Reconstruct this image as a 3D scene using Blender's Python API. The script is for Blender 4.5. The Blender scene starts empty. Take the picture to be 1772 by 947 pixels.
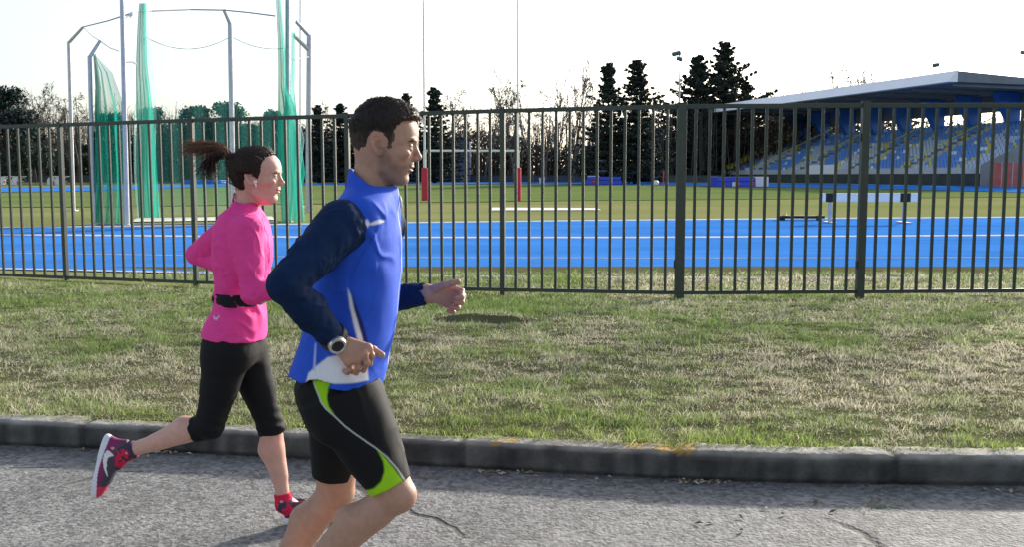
import bpy, bmesh, math, random
import numpy as np
from mathutils import Vector, Matrix

SC = bpy.context.scene
COL = SC.collection
R = math.radians
rng = np.random.default_rng(7)
random.seed(7)

# ------------------------------------------------------------------ camera, sky, sun, exposure
F = 1723.0            # focal length in photo pixels (35 mm equivalent)
CAMH = 1.40
PITCH = math.atan((473.5 - 305.0) / F)
cam_d = bpy.data.cameras.new("camera")
cam = bpy.data.objects.new("camera", cam_d)
COL.objects.link(cam)
cam_d.sensor_width = 36.0
cam_d.lens = 36.0 * F / 1772.0
cam_d.clip_start = 0.05
cam_d.clip_end = 3000.0
cam.location = (0, 0, CAMH)
cam.rotation_euler = (R(90) - PITCH, 0, 0)
SC.camera = cam

SUN_EL = R(18.5)
SUN_AZ = R(37.0)          # clockwise from +Y (north) towards +X
w = bpy.data.worlds.new("World")
SC.world = w
w.use_nodes = True
nt = w.node_tree
nt.nodes.clear()
sky = nt.nodes.new("ShaderNodeTexSky")
sky.sky_type = 'NISHITA'
sky.sun_disc = False
sky.sun_elevation = SUN_EL
sky.sun_rotation = SUN_AZ
sky.air_density = 1.0
sky.dust_density = 2.5
sky.ozone_density = 2.0
bg = nt.nodes.new("ShaderNodeBackground")
bg.inputs['Strength'].default_value = 0.15
wo = nt.nodes.new("ShaderNodeOutputWorld")
hs = nt.nodes.new("ShaderNodeHueSaturation")          # thin high haze: a paler sky than clear air gives
hs.inputs['Saturation'].default_value = 0.62
nt.links.new(sky.outputs[0], hs.inputs['Color'])
nt.links.new(hs.outputs[0], bg.inputs[0])
nt.links.new(bg.outputs[0], wo.inputs[0])

sd = bpy.data.lights.new("sun", 'SUN')
sd.energy = 4.2
sd.angle = R(2.6)
sd.color = (1.0, 0.93, 0.83)
sun = bpy.data.objects.new("sun", sd)
COL.objects.link(sun)
sv = Vector((math.sin(SUN_AZ) * math.cos(SUN_EL), math.cos(SUN_AZ) * math.cos(SUN_EL), math.sin(SUN_EL)))
sun.rotation_euler = (-sv).to_track_quat('-Z', 'Y').to_euler()
sun.location = (30, 30, 40)

SC.view_settings.view_transform = 'Standard'
SC.view_settings.look = 'None'
SC.view_settings.exposure = 0.90
SC.view_settings.gamma = 1.0
SC.view_settings.use_curve_mapping = False
SC.cycles.max_bounces = 6
SC.cycles.transparent_max_bounces = 24

# ------------------------------------------------------------------ photo pixel -> place
def P(px, py, Y):
    """the place at distance Y in front of the camera that the photo shows at (px, py)"""
    u = (px - 886.0) / F
    v = (473.5 - py) / F
    c, s = math.cos(PITCH), math.sin(PITCH)
    dx, dy, dz = u, c + v * s, -s + v * c
    t = Y / dy
    return np.array([dx * t, Y, CAMH + dz * t])
def GY(py, z=0.0):
    """distance at which level ground of height z shows at row py"""
    v = (473.5 - py) / F
    c, s = math.cos(PITCH), math.sin(PITCH)
    dy, dz = c + v * s, -s + v * c
    return (z - CAMH) / dz * dy
def G(px, py, z=0.0):
    return P(px, py, GY(py, z))

# ------------------------------------------------------------------ objects and their tags
def link(o, parent=None):
    COL.objects.link(o)
    if parent is not None:
        o.parent = parent
    return o
def tag(o, label=None, cat=None, group=None, kind=None):
    if label: o['label'] = label
    if cat: o['category'] = cat
    if group: o['group'] = group
    if kind: o['kind'] = kind
    return o
def empty(name, loc=(0, 0, 0), rotz=0.0):
    o = bpy.data.objects.new(name, None)
    o.empty_display_size = 0.2
    o.location = [float(c) for c in loc]
    o.rotation_euler = (0, 0, rotz)
    return link(o)
def raw_mesh(name, V, Fc, mats, parent=None, smooth=False, col=None, mi=None, origin=None):
    """V (n,3) array, Fc list of index lists or (m,k) array -> one mesh object"""
    V = np.asarray(V, dtype=np.float32)
    if origin is not None:
        V = V - np.asarray(origin, dtype=np.float32)
    me = bpy.data.meshes.new(name)
    if isinstance(Fc, np.ndarray):
        m, k = Fc.shape
        me.vertices.add(len(V)); me.vertices.foreach_set('co', V.ravel())
        me.loops.add(m * k); me.loops.foreach_set('vertex_index', Fc.astype(np.int32).ravel())
        me.polygons.add(m)
        me.polygons.foreach_set('loop_start', np.arange(0, m * k, k, dtype=np.int32))
        me.update(calc_edges=True)
    else:
        me.from_pydata([tuple(map(float, v)) for v in V], [], Fc)
    if not isinstance(mats, (list, tuple)): mats = [mats]
    for m_ in mats: me.materials.append(m_)
    if mi is not None: me.polygons.foreach_set('material_index', np.asarray(mi, dtype=np.int32))
    if smooth: me.polygons.foreach_set('use_smooth', np.ones(len(me.polygons), dtype=bool))
    if col is not None:
        at = me.color_attributes.new('Col', 'FLOAT_COLOR', 'POINT')
        c4 = np.ones((len(V), 4), dtype=np.float32); c4[:, :3] = col
        at.data.foreach_set('color', c4.ravel())
    me.update()
    o = bpy.data.objects.new(name, me)
    if origin is not None and parent is None: o.location = [float(c) for c in origin]
    return link(o, parent)

class MB:
    """collects shapes for ONE mesh object"""
    def __init__(self): self.v = []; self.f = []; self.mi = []
    def add(self, vs, fs, mi=0):
        b = len(self.v)
        self.v += [tuple(map(float, p)) for p in vs]
        self.f += [[b + i for i in f] for f in fs]
        self.mi += [mi] * len(fs)
    def box(self, lo, hi, mi=0, rot=0.0, piv=None):
        x0, y0, z0 = lo; x1, y1, z1 = hi
        vs = [(x0,y0,z0),(x1,y0,z0),(x1,y1,z0),(x0,y1,z0),(x0,y0,z1),(x1,y0,z1),(x1,y1,z1),(x0,y1,z1)]
        if rot:
            p = piv or ((x0+x1)/2, (y0+y1)/2); c, s = math.cos(rot), math.sin(rot)
            vs = [(p[0]+(x-p[0])*c-(y-p[1])*s, p[1]+(x-p[0])*s+(y-p[1])*c, z) for x, y, z in vs]
        self.add(vs, [[0,3,2,1],[4,5,6,7],[0,1,5,4],[1,2,6,5],[2,3,7,6],[3,0,4,7]], mi)
    def tube(self, pts, rad, n=8, mi=0, cap=True):
        pts = [Vector(map(float, p)) for p in pts]
        if not isinstance(rad, (list, tuple)): rad = [rad] * len(pts)
        vs, fs = [], []
        ref = None
        for i, p in enumerate(pts):
            d = (pts[min(i+1, len(pts)-1)] - pts[max(i-1, 0)]).normalized()
            if ref is None:
                ref = Vector((0, 0, 1)) if abs(d.z) < 0.9 else Vector((1, 0, 0))
            a = d.cross(ref).normalized(); b = d.cross(a).normalized(); ref = -b if False else ref
            for k in range(n):
                t = 2 * math.pi * k / n
                vs.append(p + (a * math.cos(t) + b * math.sin(t)) * rad[i])
        for i in range(len(pts) - 1):
            for k in range(n):
                fs.append([i*n+k, i*n+(k+1)%n, (i+1)*n+(k+1)%n, (i+1)*n+k])
        if cap:
            fs.append(list(range(n))); fs.append([(len(pts)-1)*n + k for k in range(n)][::-1])
        self.add(vs, fs, mi)
    def bar(self, a, b, w, d, mi=0, ref=(0, 1, 0)):
        """rectangular bar from a to b, w across, d along ref"""
        a, b = Vector(map(float, a)), Vector(map(float, b)); ax = (b - a).normalized()
        rf = Vector(ref); s = ax.cross(rf).normalized() * (w/2); t = s.cross(ax).normalized() * (d/2)
        vs = [a-s-t, a+s-t, a+s+t, a-s+t, b-s-t, b+s-t, b+s+t, b-s+t]
        self.add(vs, [[0,3,2,1],[4,5,6,7],[0,1,5,4],[1,2,6,5],[2,3,7,6],[3,0,4,7]], mi)
    def prism(self, poly, ext, mi=0):
        """planar polygon (3-d points) extruded by vector ext"""
        n = len(poly); p = [Vector(map(float, q)) for q in poly]; e = Vector(map(float, ext))
        self.add(p + [q + e for q in p], [list(range(n))[::-1], [n+i for i in range(n)]] + [[i, (i+1)%n, n+(i+1)%n, n+i] for i in range(n)], mi)
    def build(self, name, mats, parent=None, smooth=False, origin=None, bevel=0.0):
        o = raw_mesh(name, np.array(self.v), self.f, mats, parent, smooth, mi=self.mi, origin=origin)
        bm = bmesh.new(); bm.from_mesh(o.data)
        bmesh.ops.recalc_face_normals(bm, faces=bm.faces)
        bm.to_mesh(o.data); bm.free()
        if bevel:
            m = o.modifiers.new('bevel', 'BEVEL'); m.width = bevel; m.segments = 2; m.limit_method = 'ANGLE'
        return o

# ------------------------------------------------------------------ materials
def mat(name, base=(0.5, 0.5, 0.5), rough=0.6, metal=0.0, var=0.0, scale=8.0, bump=0.0, bscale=40.0, base2=None,
        vcol=False, spec=0.5, stretch=(1, 1, 1), sss=0.0, detail=6.0, sheen=0.0):
    m = bpy.data.materials.new(name); m.use_nodes = True
    t = m.node_tree; N = t.nodes; L = t.links
    b = N['Principled BSDF']
    b.inputs['Roughness'].default_value = rough
    b.inputs['Metallic'].default_value = metal
    b.inputs['Specular IOR Level'].default_value = spec
    if sheen: b.inputs['Sheen Weight'].default_value = sheen
    tc = N.new('ShaderNodeTexCoord'); mp = N.new('ShaderNodeMapping'); mp.inputs['Scale'].default_value = stretch
    L.new(tc.outputs['Object'], mp.inputs[0])
    src = None
    if vcol:
        a = N.new('ShaderNodeAttribute'); a.attribute_name = 'Col'; src = a.outputs['Color']
    if base2 is not None or var > 0:
        nz = N.new('ShaderNodeTexNoise'); nz.inputs['Scale'].default_value = scale; nz.inputs['Detail'].default_value = detail
        nz.inputs['Roughness'].default_value = 0.62
        L.new(mp.outputs[0], nz.inputs['Vector'])
        if base2 is not None and not vcol:
            rp = N.new('ShaderNodeValToRGB'); rp.color_ramp.elements[0].position = 0.36; rp.color_ramp.elements[1].position = 0.64
            rp.color_ramp.elements[0].color = (*base, 1); rp.color_ramp.elements[1].color = (*base2, 1)
            L.new(nz.outputs[0], rp.inputs[0]); src = rp.outputs[0]
        if var > 0:
            mr = N.new('ShaderNodeMapRange'); mr.inputs[1].default_value = 0.25; mr.inputs[2].default_value = 0.75
            mr.inputs[3].default_value = 1 - var; mr.inputs[4].default_value = 1 + var
            L.new(nz.outputs[0], mr.inputs[0])
            mx = N.new('ShaderNodeMix'); mx.data_type = 'RGBA'; mx.blend_type = 'MULTIPLY'; mx.inputs[0].default_value = 1.0
            if src is not None: L.new(src, mx.inputs[6])
            else: mx.inputs[6].default_value = (*base, 1)
            L.new(mr.outputs[0], mx.inputs[7]); src = mx.outputs[2]
    if src is not None: L.new(src, b.inputs['Base Color'])
    else: b.inputs['Base Color'].default_value = (*base, 1)
    if bump > 0:
        n2 = N.new('ShaderNodeTexNoise'); n2.inputs['Scale'].default_value = bscale; n2.inputs['Detail'].default_value = 8
        L.new(mp.outputs[0], n2.inputs['Vector'])
        bp = N.new('ShaderNodeBump'); bp.inputs['Strength'].default_value = 1.0; bp.inputs['Distance'].default_value = bump
        L.new(n2.outputs[0], bp.inputs['Height']); L.new(bp.outputs[0], b.inputs['Normal'])
    if sss:
        b.inputs['Subsurface Weight'].default_value = sss
        b.inputs['Subsurface Radius'].default_value = (0.010, 0.004, 0.002)
        b.inputs['Subsurface Scale'].default_value = 1.0
    return m

# ------------------------------------------------------------------ numpy noise
_tab = np.random.default_rng(11).random(4096).astype(np.float32)
def vnoise(p):
    p = np.asarray(p, dtype=np.float32)
    i = np.floor(p).astype(np.int64); f = p - i; f = f * f * (3 - 2 * f)
    def h(a, b, c): return _tab[(a * 73856093 ^ b * 19349663 ^ c * 83492791) & 4095]
    x, y, z = i[..., 0], i[..., 1], i[..., 2]; fx, fy, fz = f[..., 0], f[..., 1], f[..., 2]
    l = lambda a, b, t: a + (b - a) * t
    return l(l(l(h(x,y,z),h(x+1,y,z),fx), l(h(x,y+1,z),h(x+1,y+1,z),fx), fy),
             l(l(h(x,y,z+1),h(x+1,y,z+1),fx), l(h(x,y+1,z+1),h(x+1,y+1,z+1),fx), fy), fz) * 2 - 1
def fbm(p, o=4):
    s = 0; a = 0.5
    p = np.asarray(p, dtype=np.float32)
    for k in range(o):
        s = s + a * vnoise(p * (2 ** k) + 17.3 * k); a *= 0.5
    return s
def inpoly(x, z, poly):
    """signed distance (negative inside) of 2-d points to a polygon"""
    poly = np.asarray(poly, dtype=np.float32); d = np.full(x.shape, 1e9, dtype=np.float32); ins = np.zeros(x.shape, bool)
    n = len(poly)
    for k in range(n):
        a, b = poly[k], poly[(k + 1) % n]; e = b - a
        wx, wz = x - a[0], z - a[1]
        t = np.clip((wx * e[0] + wz * e[1]) / max(float(e @ e), 1e-12), 0, 1)
        d = np.minimum(d, np.hypot(wx - e[0] * t, wz - e[1] * t))
        c = ((a[1] > z) != (b[1] > z)) & (x < (b[0] - a[0]) * (z - a[1]) / (b[1] - a[1] + 1e-12) + a[0])
        ins ^= c
    return np.where(ins, -d, d)

# ------------------------------------------------------------------ sculpting with distance fields
def smin(a, b, k):
    if k <= 0: return np.minimum(a, b)
    h = np.clip(0.5 + 0.5 * (b - a) / k, 0, 1)
    return b + (a - b) * h - k * h * (1 - h)
def smax(a, b, k): return -smin(-a, -b, k)
def cone(a, b, ra, rb):
    a = np.array(a, np.float32); b = np.array(b, np.float32); e = b - a; L2 = float(e @ e)
    def f(p):
        w = p - a; t = np.clip((w @ e) / L2, 0, 1)
        return np.linalg.norm(w - t[..., None] * e, axis=-1) - (ra + (rb - ra) * t)
    return f
def ell(c, r, M=None):
    c = np.array(c, np.float32); r = np.array(r, np.float32); mn = float(r.min())
    def f(p):
        q = p - c
        if M is not None: q = q @ M
        k0 = np.linalg.norm(q / r, axis=-1); k1 = np.linalg.norm(q / (r * r), axis=-1)
        return k0 * (k0 - 1) / np.maximum(k1, 1e-6)
    return f
def rotm(ax, ang):
    return np.array(Matrix.Rotation(ang, 3, ax), dtype=np.float32)
def loft(tab, k=2.0, cap=0.01):
    """stack of superellipses along z: rows (z, x_front, x_back, half_width_y, y_centre)"""
    T = np.array(sorted(tab), dtype=np.float32)
    zz = T[:, 0]; lo, hi = float(zz[0]), float(zz[-1])
    # smooth the table with a Catmull-Rom resample
    n = 160; zs = np.linspace(lo, hi, n); cols = []
    for c in range(1, 5):
        v = np.interp(zs, zz, T[:, c]); kk = np.ones(9) / 9
        vp = np.concatenate([np.full(4, v[0]), v, np.full(4, v[-1])]); cols.append(np.convolve(vp, kk, 'valid'))
    def f(p):
        z = np.clip(p[..., 2], lo, hi)
        xf = np.interp(z, zs, cols[0]); xb = np.interp(z, zs, cols[1]); wy = np.interp(z, zs, cols[2]); yc = np.interp(z, zs, cols[3])
        cx = (xf + xb) / 2; rx = np.maximum((xf - xb) / 2, 1e-3); ry = np.maximum(wy, 1e-3)
        qx = np.abs(p[..., 0] - cx); qy = np.abs(p[..., 1] - yc)
        if k == 2.0:
            k0 = np.sqrt((qx/rx)**2 + (qy/ry)**2); k1 = np.sqrt((qx/rx**2)**2 + (qy/ry**2)**2)
            d = k0 * (k0 - 1) / np.maximum(k1, 1e-6)
        else:
            k0 = ((qx/rx)**k + (qy/ry)**k) ** (1/k); d = (k0 - 1) * np.minimum(rx, ry)
        d = np.maximum(d, -np.minimum(rx, ry))
        dz = np.abs(p[..., 2] - (lo + hi) / 2) - (hi - lo) / 2
        return smax(d, dz, cap).astype(np.float32)
    return f
def frustum(a, b, ra, rb, flat=1.0, M=None, cap=0.006, mid=None):
    """capped cone from a to b; radii may be (r_in_plane, r_depth); depth runs along y"""
    a = np.array(a, np.float32); b = np.array(b, np.float32); e = b - a; L = float(np.linalg.norm(e)); e = e / L
    dep = np.array((0, 1, 0), np.float32); dep = dep - e * float(dep @ e); dep /= np.linalg.norm(dep); sd_ = np.cross(e, dep)
    ra = ra if isinstance(ra, tuple) else (ra, ra); rb = rb if isinstance(rb, tuple) else (rb, rb)
    ts = [0, 1]; r0 = [ra[0], rb[0]]; r1 = [ra[1], rb[1]]
    if mid:
        for t_, m_ in mid:
            m_ = m_ if isinstance(m_, tuple) else (m_, m_)
            k_ = np.searchsorted(ts, t_); ts.insert(k_, t_); r0.insert(k_, m_[0]); r1.insert(k_, m_[1])
    def f(p):
        w_ = p - a; t = (w_ @ e); u = w_ @ sd_; v = w_ @ dep
        tt = np.clip(t / L, 0, 1); A = np.interp(tt, ts, r0); B = np.interp(tt, ts, r1)
        k0 = np.sqrt((u/A)**2 + (v/B)**2); k1 = np.sqrt((u/A**2)**2 + (v/B**2)**2)
        d = np.maximum(k0 * (k0 - 1) / np.maximum(k1, 1e-6), -np.minimum(A, B))
        return smax(d, np.maximum(-t, t - L), cap).astype(np.float32)
    return f

class Sculpt:
    def __init__(self): self.ops = []; self.post = []
    def u(self, f, k=0.02): self.ops.append(('u', f, k)); return self
    def s(self, f, k=0.004): self.ops.append(('s', f, k)); return self
    def i(self, f, k=0.004): self.ops.append(('i', f, k)); return self
    def disp(self, f): self.post.append(f); return self
    def raw(self, p, use=None):
        d = np.full(p.shape[:-1], 9.0, dtype=np.float32)
        for n, (op, f, k) in enumerate(self.ops):
            if use is not None and not use[n]: continue
            q = f(p)
            d = smin(d, q, k) if op == 'u' else (smax(d, -q, k) if op == 's' else smax(d, q, k))
        return d
    def __call__(self, p):
        d = self.raw(p)
        for g in self.post: d = d + g(p, d)
        return d
    def mesh(self, lo, hi, h, B=20):
        lo = np.array(lo, np.float32); hi = np.array(hi, np.float32)
        nb = np.ceil((hi - lo) / (h * B)).astype(int); n = nb * B + 1
        D = np.full(n, 1.0, dtype=np.float32)
        half = h * B / 2; hd = half * 1.7321
        idx = np.stack(np.meshgrid(*[np.arange(k) for k in nb], indexing='ij'), -1).reshape(-1, 3)
        cen = lo + (idx * B + B / 2) * h
        cen = cen.astype(np.float32)
        dc = self.raw(cen)
        vals = [f(cen) for (_, f, _) in self.ops]
        g = (np.stack(np.meshgrid(*[np.arange(B + 1)] * 3, indexing='ij'), -1) * h).astype(np.float32)
        for q in range(len(idx)):
            sl = tuple(slice(idx[q][c] * B, idx[q][c] * B + B + 1) for c in range(3))
            if abs(dc[q]) > hd * 1.5 + 0.02:
                D[sl] = dc[q]; continue
        for q in range(len(idx)):
            if abs(dc[q]) > hd * 1.5 + 0.02: continue
            sl = tuple(slice(idx[q][c] * B, idx[q][c] * B + B + 1) for c in range(3))
            use = []
            for n_, (op, f, k) in enumerate(self.ops):
                v = vals[n_][q]
                use.append(v < dc[q] + 2.4 * hd + k + 0.02 if op == 'u' else (v < 1.6 * hd + k + .01 if op == 's' else True))
            p = (lo + idx[q] * B * h).astype(np.float32) + g
            d = self.raw(p, use)
            for pf in self.post: d = d + pf(p, d)
            D[sl] = d
        return surface_nets(D, lo, h)
def surface_nets(D, lo, h):
    S = D < 0
    c = [S[i:S.shape[0]-1+i, j:S.shape[1]-1+j, k:S.shape[2]-1+k] for i in (0,1) for j in (0,1) for k in (0,1)]
    cnt = sum(x.astype(np.uint8) for x in c)
    act = (cnt > 0) & (cnt < 8)
    ii = np.argwhere(act)
    if len(ii) == 0: return np.zeros((0, 3)), np.zeros((0, 4), int)
    vid = np.full(act.shape, -1, dtype=np.int32); vid[act] = np.arange(len(ii))
    cv = np.stack([D[ii[:,0]+i, ii[:,1]+j, ii[:,2]+k] for i in (0,1) for j in (0,1) for k in (0,1)], 1)
    off = np.array([(i, j, k) for i in (0,1) for j in (0,1) for k in (0,1)], dtype=np.float32)
    acc = np.zeros((len(ii), 3), np.float32); num = np.zeros(len(ii), np.float32)
    for a in range(8):
        for b in range(a + 1, 8):
            if abs(off[a] - off[b]).sum() != 1: continue
            m = (cv[:, a] < 0) != (cv[:, b] < 0)
            t = cv[:, a] / np.where(m, cv[:, a] - cv[:, b], 1)
            pt = off[a] + (off[b] - off[a]) * t[:, None]
            acc[m] += pt[m]; num[m] += 1
    V = lo + (ii + acc / num[:, None]) * h
    Q = []
    for ax in range(3):
        s0 = [slice(None)] * 3; s1 = [slice(None)] * 3
        s0[ax] = slice(0, -1); s1[ax] = slice(1, None)
        A, Bm = S[tuple(s0)], S[tuple(s1)]
        e = np.argwhere(A != Bm)
        o1, o2 = [(1, 2), (2, 0), (0, 1)][ax]
        ok = (e[:, o1] > 0) & (e[:, o2] > 0) & (e[:, o1] < S.shape[o1]-1) & (e[:, o2] < S.shape[o2]-1)
        e = e[ok]
        def at(d1, d2):
            q = e.copy(); q[:, o1] -= d1; q[:, o2] -= d2; return vid[q[:,0], q[:,1], q[:,2]]
        q = np.stack([at(1,1), at(0,1), at(0,0), at(1,0)], 1)
        fl = ~A[e[:,0], e[:,1], e[:,2]]
        q[fl] = q[fl][:, ::-1]
        Q.append(q)
    Q = np.concatenate(Q); Q = Q[(Q >= 0).all(1)]
    return V, Q
def merge_meshes(parts):
    V, Q, b = [], [], 0
    for v, q in parts:
        V.append(v); Q.append(q + b); b += len(v)
    return np.concatenate(V), np.concatenate(Q)
def keep(v, q, cond):
    """keep the faces whose corners all meet cond"""
    m = cond(v); fk = m[q].all(1); q = q[fk]
    used = np.zeros(len(v), bool); used[q.ravel()] = True
    re = np.cumsum(used) - 1
    return v[used], re[q]
# ================================================================== the setting
def gz(D):
    t = np.clip((np.asarray(D, dtype=float) - 55) / 75, 0, 1)
    return 0.55 * t * t * (3 - 2 * t)
_Ds = np.concatenate([np.arange(3, 60, 0.05), np.arange(60, 400, 0.25)])
_ys = np.array([473.5 - F * (lambda y, z: (y * math.sin(PITCH) + (z - CAMH) * math.cos(PITCH)) / (y * math.cos(PITCH) - (z - CAMH) * math.sin(PITCH)))(d, float(gz(d))) for d in _Ds])
def GG(px, py):
    D = float(np.interp(-py, -_ys, _Ds)); return P(px, py, D)
def at(px, D):
    p = P(px, 305, D); return np.array([p[0], D, float(gz(D))])
def Zpx(py, D): return float(P(886, py, D)[2])
def smooth_line(pts, step=0.1):
    p = np.array(pts, dtype=float); d = np.r_[0, np.cumsum(np.linalg.norm(np.diff(p, axis=0), axis=1))]
    n = max(int(d[-1] / step), 2); s = np.linspace(0, d[-1], n + 1)
    q = np.stack([np.interp(s, d, p[:, k]) for k in range(p.shape[1])], 1)
    kk = max(3, int(0.8 / step) | 1); ker = np.ones(kk) / kk
    for _ in range(2):
        pad = np.concatenate([q[:1] + (q[:1] - q[1:2]) * np.arange(kk//2, 0, -1)[:, None], q, q[-1:] + (q[-1:] - q[-2:-1]) * np.arange(1, kk//2 + 1)[:, None]])
        q = np.stack([np.convolve(pad[:, k], ker, 'valid') for k in range(q.shape[1])], 1)
    return q

# ---- kerb line
KL = [G(x, y) for x, y in [(-900, 735), (-400, 753), (0, 773), (400, 790), (700, 808), (900, 818), (1060, 827), (1200, 836), (1450, 841), (1772, 844), (2200, 848), (2800, 856)]]
KL = smooth_line([(p[0], p[1]) for p in KL], 0.02)
def kerb_y(x): return np.interp(x, KL[:, 0], KL[:, 1])

# ---- fence line: posts (px, base y, top y)
FP = [(-330, 472, 226), (-110, 481, 220), (115, 491, 213), (340, 500, 205), (605, 508, 197), (870, 514, 188), (1175, 520, 180), (1487, 518, 178), (1802, 516, 178), (2130, 514, 178)]
posts = []
for x, yb, yt in FP:
    D = 2.17 * F / (yb - yt)
    b_ = P(x, yb, D); t_ = P(x, yt, D)
    posts.append((b_, t_[2]))
FX = np.array([p[0][0] for p in posts]); FY = np.array([p[0][1] for p in posts]); FZ = np.array([p[0][2] for p in posts])
def fence_y(x): return np.interp(x, FX, FY)
def fence_z(x): return np.interp(x, FX, FZ)

def verge_z(x, y):
    ky = kerb_y(x) + 0.14; fy = fence_y(x); fz = fence_z(x)
    t = np.clip((y - ky) / (fy - ky), 0, 1)
    z = 0.135 + (fz - 0.135) * t + 0.06 * np.sin(np.pi * t) ** 1.0
    s = np.clip((y - fy) / 2.2, 0, 1); s = s * s * (3 - 2 * s)
    z = np.where(y > fy, fz * (1 - s) + 0.004 * s, z)
    p = np.stack([x, y, x * 0], -1)
    z = z + (0.022 * fbm(p * 1.3, 2) + 0.014 * fbm(p * 4.5, 2) + 0.022 * np.clip(fbm(p * np.array([9.0, 11.0, 1.0]), 2), -.3, 1)) * np.clip((y - ky) / 0.3, 0, 1) * (1 - s)
    # a small hump with a broken, steep front edge
    ux, uy = (x - HUMP[0]) / 0.52, (y - HUMP[1]); rr = np.clip(1 - ux * ux, 0, 1)
    edge = -0.10 * (ux ** 2) + 0.05 * fbm(np.stack([x * 5, x * 0, x * 0 + 3], -1), 2)
    v = uy + edge * -1
    z = z + 0.075 * rr * np.clip(v / 0.04, 0, 1) * np.exp(-np.clip(v, 0, 9) / 0.40)
    z = z - 0.035 * rr * np.exp(-((v + 0.06) / 0.08) ** 2)
    return z
HUMP = G(832, 557, 0.12)

# ---- materials of the ground
def asphalt():
    m = bpy.data.materials.new('weathered_asphalt'); m.use_nodes = True
    t = m.node_tree; N = t.nodes; L = t.links; b = N['Principled BSDF']; b.inputs['Roughness'].default_value = 0.85
    tc = N.new('ShaderNodeTexCoord')
    v = N.new('ShaderNodeTexVoronoi'); v.inputs['Scale'].default_value = 46; L.new(tc.outputs['Object'], v.inputs['Vector'])
    r = N.new('ShaderNodeValToRGB'); r.color_ramp.elements[0].color = (0.088, 0.088, 0.084, 1); r.color_ramp.elements[1].color = (0.245, 0.242, 0.233, 1)
    r.color_ramp.elements[0].position = 0.0; r.color_ramp.elements[1].position = 1.0
    sp = N.new('ShaderNodeSeparateColor'); L.new(v.outputs['Color'], sp.inputs[0]); L.new(sp.outputs[0], r.inputs[0])
    n = N.new('ShaderNodeTexNoise'); n.inputs['Scale'].default_value = 2.2; n.inputs['Detail'].default_value = 8; n.inputs['Roughness'].default_value = .65
    L.new(tc.outputs['Object'], n.inputs['Vector'])
    mr = N.new('ShaderNodeMapRange'); mr.inputs[1].default_value = .3; mr.inputs[2].default_value = .7; mr.inputs[3].default_value = .74; mr.inputs[4].default_value = 1.2
    L.new(n.outputs[0], mr.inputs[0])
    mx = N.new('ShaderNodeMix'); mx.data_type = 'RGBA'; mx.blend_type = 'MULTIPLY'; mx.inputs[0].default_value = 1
    L.new(r.outputs[0], mx.inputs[6]); L.new(mr.outputs[0], mx.inputs[7])
    # cracks
    n3 = N.new('ShaderNodeTexNoise'); n3.inputs['Scale'].default_value = 3; n3.inputs['Detail'].default_value = 5; L.new(tc.outputs['Object'], n3.inputs['Vector'])
    ad = N.new('ShaderNodeMix'); ad.data_type = 'VECTOR'; ad.inputs[0].default_value = 0.16
    L.new(tc.outputs['Object'], ad.inputs[4]); L.new(n3.outputs['Color'], ad.inputs[5])
    vc = N.new('ShaderNodeTexVoronoi'); vc.feature = 'DISTANCE_TO_EDGE'; vc.inputs['Scale'].default_value = 0.95; L.new(ad.outputs[1], vc.inputs['Vector'])
    lt = N.new('ShaderNodeMapRange'); lt.inputs[1].default_value = 0.004; lt.inputs[2].default_value = 0.014; lt.inputs[3].default_value = 1; lt.inputs[4].default_value = 0
    L.new(vc.outputs[0], lt.inputs[0])
    nm = N.new('ShaderNodeTexNoise'); nm.inputs['Scale'].default_value = 0.9; L.new(tc.outputs['Object'], nm.inputs['Vector'])
    gt = N.new('ShaderNodeMapRange'); gt.inputs[1].default_value = .5; gt.inputs[2].default_value = .58; L.new(nm.outputs[0], gt.inputs[0])
    mu = N.new('ShaderNodeMath'); mu.operation = 'MULTIPLY'; L.new(lt.outputs[0], mu.inputs[0]); L.new(gt.outputs[0], mu.inputs[1])
    m2 = N.new('ShaderNodeMix'); m2.data_type = 'RGBA'; m2.inputs[7].default_value = (0.035, 0.033, 0.03, 1)
    L.new(mu.outputs[0], m2.inputs[0]); L.new(mx.outputs[2], m2.inputs[6]); L.new(m2.outputs[2], b.inputs['Base Color'])
    bp = N.new('ShaderNodeBump'); bp.inputs['Distance'].default_value = 0.008
    n4 = N.new('ShaderNodeTexNoise'); n4.inputs['Scale'].default_value = 60; n4.inputs['Detail'].default_value = 4; L.new(tc.outputs['Object'], n4.inputs['Vector'])
    a1 = N.new('ShaderNodeMath'); a1.operation = 'SUBTRACT'; L.new(n4.outputs[0], a1.inputs[0]); L.new(mu.outputs[0], a1.inputs[1])
    L.new(a1.outputs[0], bp.inputs['Height']); L.new(bp.outputs[0], b.inputs['Normal'])
    return m
M_asph = asphalt()
M_soil = mat('dry_lawn_soil', (0.10, 0.09, 0.055), 1.0, base2=(0.115, 0.125, 0.055), scale=3, spec=0.0, bump=0.01, bscale=30)
M_field = mat('field_grass', (0.245, 0.235, 0.105), 0.95, base2=(0.17, 0.205, 0.075), scale=0.12, spec=0.0, bump=0.02, bscale=8, stretch=(0.35, 1, 1))
M_track = mat('blue_track', (0.048, 0.190, 0.53), 1.0, var=0.24, scale=0.45, bump=0.002, bscale=120, detail=12, spec=0.0, stretch=(.35, 1, 1))
M_line = mat('white_line_paint', (0.44, 0.48, 0.55), 0.9, var=0.3, scale=2.5, spec=0.0)
M_conc = mat('pale_concrete', (0.55, 0.54, 0.50), 0.85, var=0.12, scale=4, bump=0.003)
M_kerb = mat('kerb_concrete', (0.2, 0.2, 0.2), 0.95, var=0.35, scale=6, bump=0.008, bscale=45, vcol=True)

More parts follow.
